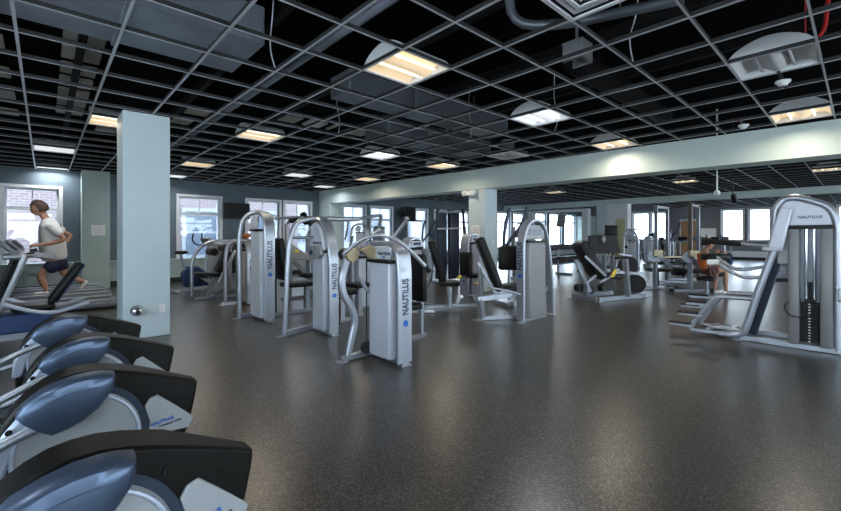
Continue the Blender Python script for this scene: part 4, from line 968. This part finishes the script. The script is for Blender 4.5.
for s_, dz in ((-1, .1), (1, -.1)):
    MB().bar((-.95, 7+s_*.16, .42), (-.8, 7+s_*.16, .42+dz), .02, .03).box((-.78, 7+s_*.22, .42+dz), (.1, .1, .03)).build('pedal', 'iron', r)

# ------------------------------------------------------------------ treadmills
def treadmill(label):
    r = thing('treadmill', label, 'treadmill', (0, 0, 0))
    MB().box((.15, 0, .10), (1.75, .66, .12), bev=.02).build('deck', 'silver_dark', r)
    MB().box((.16, 0, .165), (1.6, .46, .012), bev=.004, seg=1).build('belt', 'black_plastic', r)
    for s_ in (-1, 1):
        MB().box((.15, s_*.29, .175), (1.68, .09, .03), bev=.01).build('side_rail', 'silver', r)
        MB().bar((-.55, s_*.36, .05), (-.22, s_*.36, 1.02), .12, .05).build('upright', 'silver', r)
        MB().bar((-.64, s_*.34, .05), (-.36, s_*.34, .98), .05, .045).build('upright_trim', 'black_plastic', r)
        MB().tube([(-.32, s_*.34, 1.0), (-.1, s_*.34, 1.01), (.14, s_*.34, .95)], .025).build('handrail', 'silver_dark', r)
    MB().cyl((1.0, -.3, .1), (1.0, .3, .1), .065).build('rear_roller', 'silver_dark', r)
    MB().box((-.72, 0, .16), (.5, .7, .24), bev=.07, seg=3).build('motor_hood', 'black_plastic', r)
    MB().box((-.34, 0, 1.0), (.28, .74, .09), bev=.03).build('console_base', 'silver', r)
    MB().box((-.42, 0, 1.14), (.08, .62, .34), Matrix.Rotation(-.75, 3, 'Y'), bev=.03).build('console', 'silver_dark', r)
    MB().box((-.385, 0, 1.18), (.02, .4, .2), Matrix.Rotation(-.75, 3, 'Y')).build('display', 'screen', r)
    MB().cyl((-.12, -.12, 1.06), (-.12, .12, 1.06), .022).bar((-.3, 0, 1.03), (-.12, 0, 1.05), .03, .03).build('grip_bar', 'black_plastic', r)
    return r
tr = place(treadmill('treadmill at far left carrying the running man'), (0, 11.1, 0))
o = copy_tree(tr); place(o, (-.02, 9.75, 0), 0, 'empty treadmill at left edge in front of the running man, nearer than his')
o = copy_tree(tr); place(o, (-.02, 12.3, 0), 0, 'empty treadmill between the running man and the brick view window')
o = copy_tree(tr); place(o, (22.5, 9.6, 0), PI, 'distant treadmill facing the bright far windows, left of the rack')
o = copy_tree(tr); place(o, (22.5, 8.3, 0), PI, 'distant treadmill behind the rack beside the bright far windows, nearer the yellow door')
o = copy_tree(tr); place(o, (24.2, 6.4, 0), PI, 'distant treadmill with two dark consoles left of the brown post')
o = copy_tree(tr); place(o, (24.2, 5.0, 0), PI, 'distant treadmill just right of the brown post')
for i, (x_, y_, lb) in enumerate(((26.3, 9.3, 'distant elliptical trainer behind the rack posts'),)):
    o = copy_tree(el); place(o, (x_, y_, 0), 2.6, lb)

# distant machines copied from the near ones
def src(n): return bpy.data.objects[n]
for n_, px_, D_, rz_, lb in (('lat_pulldown_machine', 634, 17.0, 0, 'distant arched machine silhouetted against the bright far windows'),
        ('thigh_machine', 648, 19.5, 0, 'distant dark weight machine beside the first slim rack post'),
        ('incline_press_machine', 671, 17.5, 0, 'distant machine with two tall curved arms seen between the rack posts'),
        ('chest_press_machine', 362, 13.6, 0, 'distant machine against the first annex window right of the corner pilaster'),
        ('thigh_machine', 592, 16.0, 0, 'distant weight machine in the gap left of the white closet wall'),
        ('pec_fly_machine', 520, 13.0, 0, 'distant dark machine left of the dumbbell rack'),
        ('incline_press_machine', 425, 15.0, 0, 'distant machine with curved arms left of the cable rack')):
    o = copy_tree(src(n_)); q = fz(px_, D_, 0); place(o, (q.x, q.y, 0), rz_, lb)

# ------------------------------------------------------------------ people
def skin_mesh(name, joints, edges, m, parent, sub=2, root=0, extra=None):
    me = bpy.data.meshes.new(name); me.from_pydata([j[:3] for j in joints], edges, []); o = bpy.data.objects.new(name, me); C.objects.link(o)
    md = o.modifiers.new('skin', 'SKIN'); md.use_smooth_shade = True
    for i, j in enumerate(joints):
        v = me.skin_vertices[0].data[i]; rr = j[3]; v.radius = (rr, rr) if not isinstance(rr, tuple) else rr; v.use_root = (i == root)
    s = o.modifiers.new('sub', 'SUBSURF'); s.levels = sub; s.render_levels = sub
    dg = bpy.context.evaluated_depsgraph_get(); dg.update()
    m2 = bpy.data.meshes.new_from_object(o.evaluated_get(dg)); bpy.data.objects.remove(o)
    bm = bmesh.new(); bm.from_mesh(m2)
    if extra: extra(bm)
    bm.to_mesh(m2); bm.free()
    m2.materials.clear(); m2.materials.append(M[m])
    o = bpy.data.objects.new(name, m2); C.objects.link(o); o.parent = parent
    for p_ in m2.polygons: p_.use_smooth = True
    return o
def head_geo(c, face, up, s=1.0):
    """adds a head with nose, ears, brow, chin to a bmesh; face/up unit vectors"""
    f_ = V(face).normalized(); u_ = V(up); u_ = (u_-f_*u_.dot(f_)).normalized(); l_ = u_.cross(f_)
    R3 = Matrix((f_, l_, u_)).transposed().to_4x4(); T4 = Matrix.Translation(V(c)) @ R3
    def ex(bm):
        q = bmesh.ops.create_icosphere(bm, subdivisions=4, radius=1)['verts']
        for v in q:
            p_ = v.co.copy(); x, y, z = p_
            w_ = 1-.25*max(0, -z)**1.5
            X = x*.098+(.012 if z < -.3 and x > 0 else 0); Y = y*.076*w_; Z = z*.122
            if x > .6 and abs(y) < .5:
                X += .022*math.exp(-((y/.16)**2+((z+.12)/.22)**2))      # nose
                X += .006*math.exp(-((y/.35)**2+((z+.5)/.1)**2))        # lips
                X -= .010*math.exp(-(((abs(y)-.36)/.16)**2+((z-.1)/.12)**2))  # eye sockets
                X += .006*math.exp(-((y/.5)**2+((z-.3)/.12)**2))        # brow
            v.co = T4 @ (Vector((X, Y, Z))*s)
        for sg in (-1, 1):
            e = bmesh.ops.create_uvsphere(bm, u_segments=10, v_segments=8, radius=.032*s, matrix=T4 @ Matrix.Translation((-.005*s, sg*.077*s, -.005*s)) @ Matrix.Diagonal((.7, .3, 1, 1)))
    return ex, T4
def hand(j, e, wrist, d, palmn, r_=.0095):
    """append palm and five curled fingers to a joint list; d direction, palmn curl direction"""
    d = V(d).normalized(); n = V(palmn).normalized(); s = d.cross(n).normalized()
    k = len(j); pc = V(wrist)+d*.05; 
    wi = k; j.append((*pc, .026)); 
    res = wi
    for q, (off, L_) in enumerate(((-.030, .062), (-.010, .072), (.012, .068), (.031, .052))):
        b0 = V(wrist)+d*.085+s*off; a = b0+d*L_*.45+n*.012; c = a+d*L_*.2+n*L_*.42; t_ = c-d*L_*.2+n*L_*.25
        i0 = len(j); j += [(*b0, .0115), (*a, r_), (*c, r_*.92), (*t_, r_*.8)]
        e += [(wi, i0), (i0, i0+1), (i0+1, i0+2), (i0+2, i0+3)]
    th0 = V(wrist)+d*.035-s*.035; a = th0-s*.02+d*.03+n*.01; c = a+d*.028+n*.02+s*.006
    i0 = len(j); j += [(*th0, .013), (*a, .0105), (*c, .009)]
    e += [(wi, i0), (i0, i0+1), (i0+1, i0+2)]
    return wi
PX, PY = .10, 11.1
r = thing('person', 'person running on a treadmill at left, white t-shirt, navy shorts, leaning forward', 'person', (PX, PY, .172))
L = Vector((PX, PY, .172))
def rel(pts): return [((p_[0]-L.x), (p_[1]-L.y), (p_[2]-L.z), p_[3]) for p_ in pts]
J = [(.20, PY, 1.02, (.155, .125)), (.19, PY, 1.18, (.15, .125)), (.13, PY, 1.38, (.165, .13)), (.07, PY, 1.55, (.13, .10)), (.025, PY, 1.68, .075), (-.02, PY, 1.76, .068), (-.055, PY, 1.82, .06)]
Ed = [(i, i+1) for i in range(6)]
def limb(pts, attach):
    k = len(J); J.extend(pts); Ed.append((attach, k)); Ed.extend((k+i, k+i+1) for i in range(len(pts)-1)); return k+len(pts)-1
# near leg (towards camera -y): knee forward
limb([(.20, PY-.10, .95, .105), (.08, PY-.11, .74, .095), (-.06, PY-.11, .56, .072), (-.02, PY-.11, .42, .068), (.03, PY-.11, .26, .036), (-.02, PY-.11, .215, .034), (-.12, PY-.11, .20, .026)], 0)
# far leg: pushing off behind
limb([(.20, PY+.10, .95, .105), (.27, PY+.11, .74, .095), (.30, PY+.11, .56, .072), (.45, PY+.11, .45, .064), (.62, PY+.11, .38, .036), (.62, PY+.11, .32, .034), (.56, PY+.11, .24, .026)], 0)
# arms
a1 = limb([(.08, PY-.20, 1.55, .06), (.20, PY-.27, 1.40, .058), (.30, PY-.28, 1.27, .05), (.12, PY-.26, 1.20, .043), (-.08, PY-.23, 1.16, .028)], 3)
h1 = hand(J, Ed, J[a1][:3], (-1, .1, -.05), (0, .8, -.6)); Ed.append((a1, h1))
a2 = limb([(.08, PY+.20, 1.55, .06), (.26, PY+.26, 1.44, .048), (.42, PY+.27, 1.36, .040), (.34, PY+.26, 1.22, .036), (.24, PY+.24, 1.12, .026)], 3)
h2 = hand(J, Ed, J[a2][:3], (-.7, -.1, -.5), (0, -.8, -.6)); Ed.append((a2, h2))
ex, T4 = head_geo(V((-.085, PY, 1.895))-L, (-1, 0, -.36), (-.25, 0, 1), 1.2)
body = skin_mesh('body', rel(J), Ed, 'skin', r, 2, 0, ex)
# face features
T4w = T4
def feat(name, m_, items, parent):
    mb = MB()
    for c, rr, sc in items: mb.ball(c, rr, sc, 10, 8)
    for v in mb.bm.verts: v.co = T4w @ v.co
    me = bpy.data.meshes.new(name); mb.bm.to_mesh(me); mb.bm.free(); me.materials.append(M[m_]); o = bpy.data.objects.new(name, me); C.objects.link(o); o.parent = parent
    for p_ in me.polygons: p_.use_smooth = True
    return o
feat('eye', 'paper', [((.100, .032, .013), .011, (1, 1, 1))], body); feat('eye', 'paper', [((.100, -.032, .013), .011, (1, 1, 1))], body)
feat('pupil', 'black_plastic', [((.109, .032, .013), .005, (1, 1, 1)), ((.109, -.032, .013), .005, (1, 1, 1))], body)
feat('mouth', 'shorts_red', [((.106, 0, -.07), .017, (.5, 1.2, .25))], body)
mb = MB(); bmesh.ops.create_icosphere(mb.bm, subdivisions=4, radius=1)
dele = [v for v in mb.bm.verts if (v.co.x > .22 and v.co.z < .5) or v.co.z < -.55]
bmesh.ops.delete(mb.bm, geom=dele, context='VERTS')
for v in mb.bm.verts:
    x_, y_, z_ = v.co; k = 1+.03*math.sin(x_*19+z_*7)+.03*math.sin(y_*23+x_*5)
    v.co = T4w @ Vector((x_*.135*k-.011, y_*.112*k, z_*.162*k+.004))
bmesh.ops.solidify(mb.bm, geom=mb.bm.faces[:], thickness=.008)
me = bpy.data.meshes.new('hair'); mb.bm.to_mesh(me); mb.bm.free(); me.materials.append(M['hair']); o = bpy.data.objects.new('hair', me); C.objects.link(o); o.parent = r
for p_ in me.polygons: p_.use_smooth = True
# shirt
S = [(.15, PY, .80, (.24, .22)), (.14, PY, .98, (.25, .23)), (.12, PY, 1.16, (.25, .235)), (.10, PY, 1.38, (.235, .21)), (.07, PY, 1.56, (.19, .17)), (.01, PY, 1.70, .105)]
SE = [(i, i+1) for i in range(5)]
S += [(.10, PY-.22, 1.55, .105), (.19, PY-.265, 1.43, .095), (.24, PY-.275, 1.34, .09)]; SE += [(4, 6), (6, 7), (7, 8)]
S += [(.10, PY+.22, 1.55, .105), (.22, PY+.26, 1.47, .095), (.32, PY+.272, 1.42, .09)]; SE += [(4, 9), (9, 10), (10, 11)]
skin_mesh('tshirt', rel(S), SE, 'shirt_white', r, 2, 0)
S = [(.205, PY, .96, (.18, .17)), (.20, PY, .88, (.18, .17)), (.19, PY-.10, .84, .14), (.10, PY-.11, .72, .13), (.03, PY-.11, .62, .125), (.22, PY+.10, .84, .14), (.26, PY+.11, .72, .13), (.29, PY+.11, .61, .12)]
skin_mesh('shorts', rel(S), [(0, 1), (1, 2), (2, 3), (3, 4), (1, 5), (5, 6), (6, 7)], 'shorts_navy', r, 2, 0)
for nm, pts in (('shoe', [(.07, PY-.11, .225, .046), (.0, PY-.11, .215, .045), (-.09, PY-.11, .21, .038), (-.16, PY-.11, .205, .03)]), ('shoe', [(.66, PY+.11, .40, .046), (.63, PY+.11, .33, .045), (.58, PY+.11, .25, .038), (.54, PY+.11, .21, .028)])):
    skin_mesh(nm, rel(pts), [(0, 1), (1, 2), (2, 3)], 'paper', r, 1, 0)

# seated exerciser in the distance, behind the calf machine's pad
c_ = fz(708, 9.3, 0); QX, QY = c_.x, c_.y; L = Vector((QX, QY, 0))
r = thing('person', 'person in orange top bending forward beside the plate loaded machine at right', 'person', (QX, QY, 0))
sd = Vector((.735, -.678, 0)); fd = Vector((.678, .735, 0))
def Q(a, b_, z, rr): p_ = L+sd*a+fd*b_; return (p_.x, p_.y, z, rr)
J = [Q(-.05, 0, .55, (.14, .12)), Q(-.08, 0, .72, (.13, .11)), Q(-.10, 0, .88, (.13, .10)), Q(-.06, 0, 1.0, .055), Q(-.02, 0, 1.06, .05)]; Ed = [(0, 1), (1, 2), (2, 3), (3, 4)]
limb([Q(0, -.1, .55, .08), Q(.22, -.1, .58, .07), Q(.32, -.1, .56, .055), Q(.33, -.1, .32, .05), Q(.34, -.1, .10, .035), Q(.42, -.1, .05, .028)], 0)
limb([Q(0, .12, .55, .08), Q(.18, .14, .60, .07), Q(.30, .14, .58, .055), Q(.28, .14, .32, .05), Q(.26, .14, .10, .035), Q(.34, .14, .05, .028)], 0)
a1 = limb([Q(-.08, -.17, .88, .05), Q(.02, -.2, .74, .042), Q(.10, -.2, .66, .036), Q(.20, -.15, .78, .03), Q(.28, -.1, .88, .024)], 2); h1 = hand(J, Ed, J[a1][:3], (sd*.5+Vector((0, 0, .8))), fd); Ed.append((a1, h1))
a2 = limb([Q(-.08, .17, .88, .05), Q(.02, .2, .74, .042), Q(.10, .2, .66, .036), Q(.2, .18, .8, .03), Q(.3, .15, .92, .024)], 2); h2 = hand(J, Ed, J[a2][:3], (sd*.5+Vector((0, 0, .8))), -fd); Ed.append((a2, h2))
ex, T4w = head_geo(V(Q(.02, 0, 1.15, 0)[:3])-L, sd+Vector((0, 0, -.3)), (0, 0, 1), .95)
body = skin_mesh('body', rel(J), Ed, 'skin', r, 2, 0, ex)
feat('hair', 'hair', [((-.02, 0, .03), .1, (1.05, .85, 1.1))], r)
feat('eye', 'black_plastic', [((.085, .028, .012), .007, (1, 1, 1)), ((.085, -.028, .012), .007, (1, 1, 1))], body)
S = [Q(-.05, 0, .56, (.15, .13)), Q(-.08, 0, .72, (.145, .125)), Q(-.10, 0, .87, (.145, .115)), Q(-.08, 0, .95, .08), Q(-.08, -.17, .88, .065), Q(0, -.2, .78, .06), Q(-.08, .17, .88, .065), Q(0, .2, .78, .06)]
skin_mesh('top', rel(S), [(0, 1), (1, 2), (2, 3), (2, 4), (4, 5), (2, 6), (6, 7)], 'shirt_orange', r, 2, 0)
S = [Q(-.05, 0, .53, (.15, .12)), Q(.02, -.1, .55, .1), Q(.2, -.1, .58, .085), Q(.02, .12, .55, .1), Q(.16, .14, .59, .085)]
skin_mesh('shorts', rel(S), [(0, 1), (1, 2), (0, 3), (3, 4)], 'shorts_red', r, 2, 0)
for a_, b2_, z_ in ((.34, -.1, .05), (.26, .14, .05)):
    skin_mesh('shoe', rel([Q(a_-.02, b2_, z_, .045), Q(a_+.08, b2_, z_-.005, .042), Q(a_+.17, b2_, z_-.012, .034)]), [(0, 1), (1, 2)], 'paper', r, 1, 0)
st = thing('exercise_stool', 'small black padded stool under the person in the orange top', 'stool', (QX-.03, QY, 0))
MB().box((QX-.03, QY+.02, .37), (.34, .34, .09), bev=.03).build('seat', 'black_vinyl', st)
MB().cyl((QX-.03, QY+.02, 0), (QX-.03, QY+.02, .325), .04).box((QX-.03, QY+.02, .012), (.3, .3, .024)).build('pedestal', 'silver_dark', st)

# ------------------------------------------------------------------ wall things
def tv(c, dx, dz, axis, label, tilt=0, bracket=True, gap=.12):
    r = thing('television', label, 'television', tuple(c)); c = V(c)
    if axis == 'y':
        MB().box(c, (dx, .06, dz), Matrix.Rotation(tilt, 3, 'X'), bev=.008, seg=1).build('body', 'black_plastic', r)
        MB().box(c+Vector((0, -.033, 0)), (dx-.06, .006, dz-.06), Matrix.Rotation(tilt, 3, 'X')).build('screen', 'screen', r)
        MB().box(c+Vector((0, .03+gap/2, 0)), (.2, gap, .2)).build('bracket', 'iron', r)
    return r
tv((4.45, 13.36, 2.12), .80, .50, 'y', 'wide black television on the slate wall between two back windows', gap=.21)
tv((11.48, 13.1, 2.25), .60, .62, 'y', 'black television between the annex back windows', gap=.47)
r = tv((23.62, 12.7, 2.25), .95, .75, 'y', 'tilted black television hung in the far annex windows', .15, gap=.02)
MB().cyl((23.62, 12.72, 2.5), (23.62, 12.72, CZ), .03).build('ceiling_pole', 'iron', r)
r = thing('television', 'small dark monitor on a post beside the white closet wall', 'television', (15.4, 6.4, 0)); c_ = fz(611, 17.0, 1.6)
r['_loc'] = list((c_.x, c_.y, 0)); r.location = (c_.x, c_.y, 0)
MB().box((c_.x, c_.y, 1.55), (.5, .08, .42), Matrix.Rotation(-.75, 3, 'Z'), bev=.01).build('body', 'screen', r); MB().cyl((c_.x, c_.y, 0), (c_.x, c_.y, 1.35), .03).cyl((c_.x, c_.y, 0), (c_.x, c_.y, .03), .2).build('stand', 'iron', r)
def plate(pos, d, label, m='paper', name='notice', cat='notice', lines=0, axis='y'):
    r = thing(name, label, cat, tuple(pos)); MB().box(pos, d, bev=.003, seg=1).build('board', m, r)
    if lines:
        mb = MB(); p_ = V(pos)
        for i in range(lines):
            z_ = p_.z+d[2]*.36-(d[2]*.72)*i/(lines-1)
            if axis == 'y': mb.box((p_.x, p_.y-d[1]/2-.001, z_), (d[0]*.7, .002, d[2]*.03))
            else: mb.box((p_.x-d[0]/2-.001, p_.y, z_), (.002, d[1]*.7, d[2]*.03))
        mb.build('printed_lines', 'shroud_grey', r, smooth=False)
    return r
plate((1.0, 13.095, 1.48), (.27, .008, .26), 'square white notice on the sage pilaster', lines=6)
plate((5.0, 13.59, 1.62), (.26, .016, .26), 'small framed white notice below the wall television', lines=5)
plate((beamx(6.45)+.008, 6.47, 1.42), (.008, .26, .34), 'white printed notice on the pale side of the second column', lines=7, axis='x')
plate((XR-.012, 6.1, 1.5), (.02, .75, .5), 'large pale whiteboard on the far right wall', lines=0, axis='x')
o = thing('wall_shelf', 'orange wooden ledge unit below the wall television', 'shelf', (4.7, 13.3, .7))
MB().box((4.75, 13.3, 1.35), (.55, .2, .10), bev=.02).build('top_box', 'orange_wood', o); MB().box((4.75, 13.4, 1.0), (.06, .3, .6)).build('backing', 'orange_wood', o)
# switch plate, bell
r = plate((1.17, 6.42, .34+.03), (.075, .012, .12), 'white outlet plate low on the near column', 'white_plastic', 'outlet_plate', 'outlet')
MB().box((1.17, 6.412, .395), (.03, .006, .03)).box((1.17, 6.412, .345), (.03, .006, .03)).build('socket', 'trim_white', r, smooth=False)
r = plate((beamx(6.2)+.30, 6.175, 1.2), (.075, .012, .12), 'small white switch plate on the shaded side of the second column', 'white_plastic', 'switch_plate', 'switch')
MB().box((beamx(6.2)+.30, 6.165, 1.2), (.02, .01, .04)).build('toggle', 'trim_white', r, smooth=False)
r = thing('alarm_bell', 'round chrome ball fixture low on the near column', 'bell', (.885, 6.42, .39))
MB().cyl((.885, 6.424, .37), (.885, 6.395, .37), .07, seg=28).build('base', 'black_plastic', r)
MB().ball((.885, 6.37, .37), .065, (1, .75, 1), 24, 16).build('dome', 'chrome', r)
MB().cyl((.885, 6.335, .37), (.885, 6.312, .37), .02, seg=16).build('knob', 'iron', r)
# emergency light on column 2
ex_ = beamx(6.6)
r = thing('emergency_light', 'white twin head emergency light at the top of the second column', 'emergency light', (ex_-.04, 6.6, 2.33))
MB().box((ex_-.045, 6.60, 2.40), (.08, .36, .12), bev=.02).build('housing', 'white_plastic', r)
for s_ in (-1, 1): MB().cyl((ex_-.06, 6.60+s_*.12, 2.42), (ex_-.14, 6.60+s_*.15, 2.38), .05, .06, seg=18).build('lamp_head', 'paper', r)
# items on the cross beam
c_ = depth(717, 193, 8.4)
r = thing('dome_camera', 'small white round camera dome hanging below the grid beyond the beam', 'camera', (c_.x, c_.y, CZ-.2))
MB().ball((c_.x, c_.y, c_.z), .06).cyl((c_.x, c_.y, c_.z+.04), (c_.x, c_.y, DZ), .015).build('dome', 'white_plastic', r)
r = thing('spotlight', 'small black spotlight hanging below the grid beyond the beam', 'spotlight', tuple(depth(733, 195, 9.0)))
c_ = depth(733, 195, 9.0); MB().cyl(c_, c_+Vector((.1, -.02, -.14)), .05, .06).cyl(c_, (c_.x, c_.y, DZ), .012).build('head', 'black_plastic', r)

for o in bpy.data.objects:
    if '_loc' in o: del o['_loc']
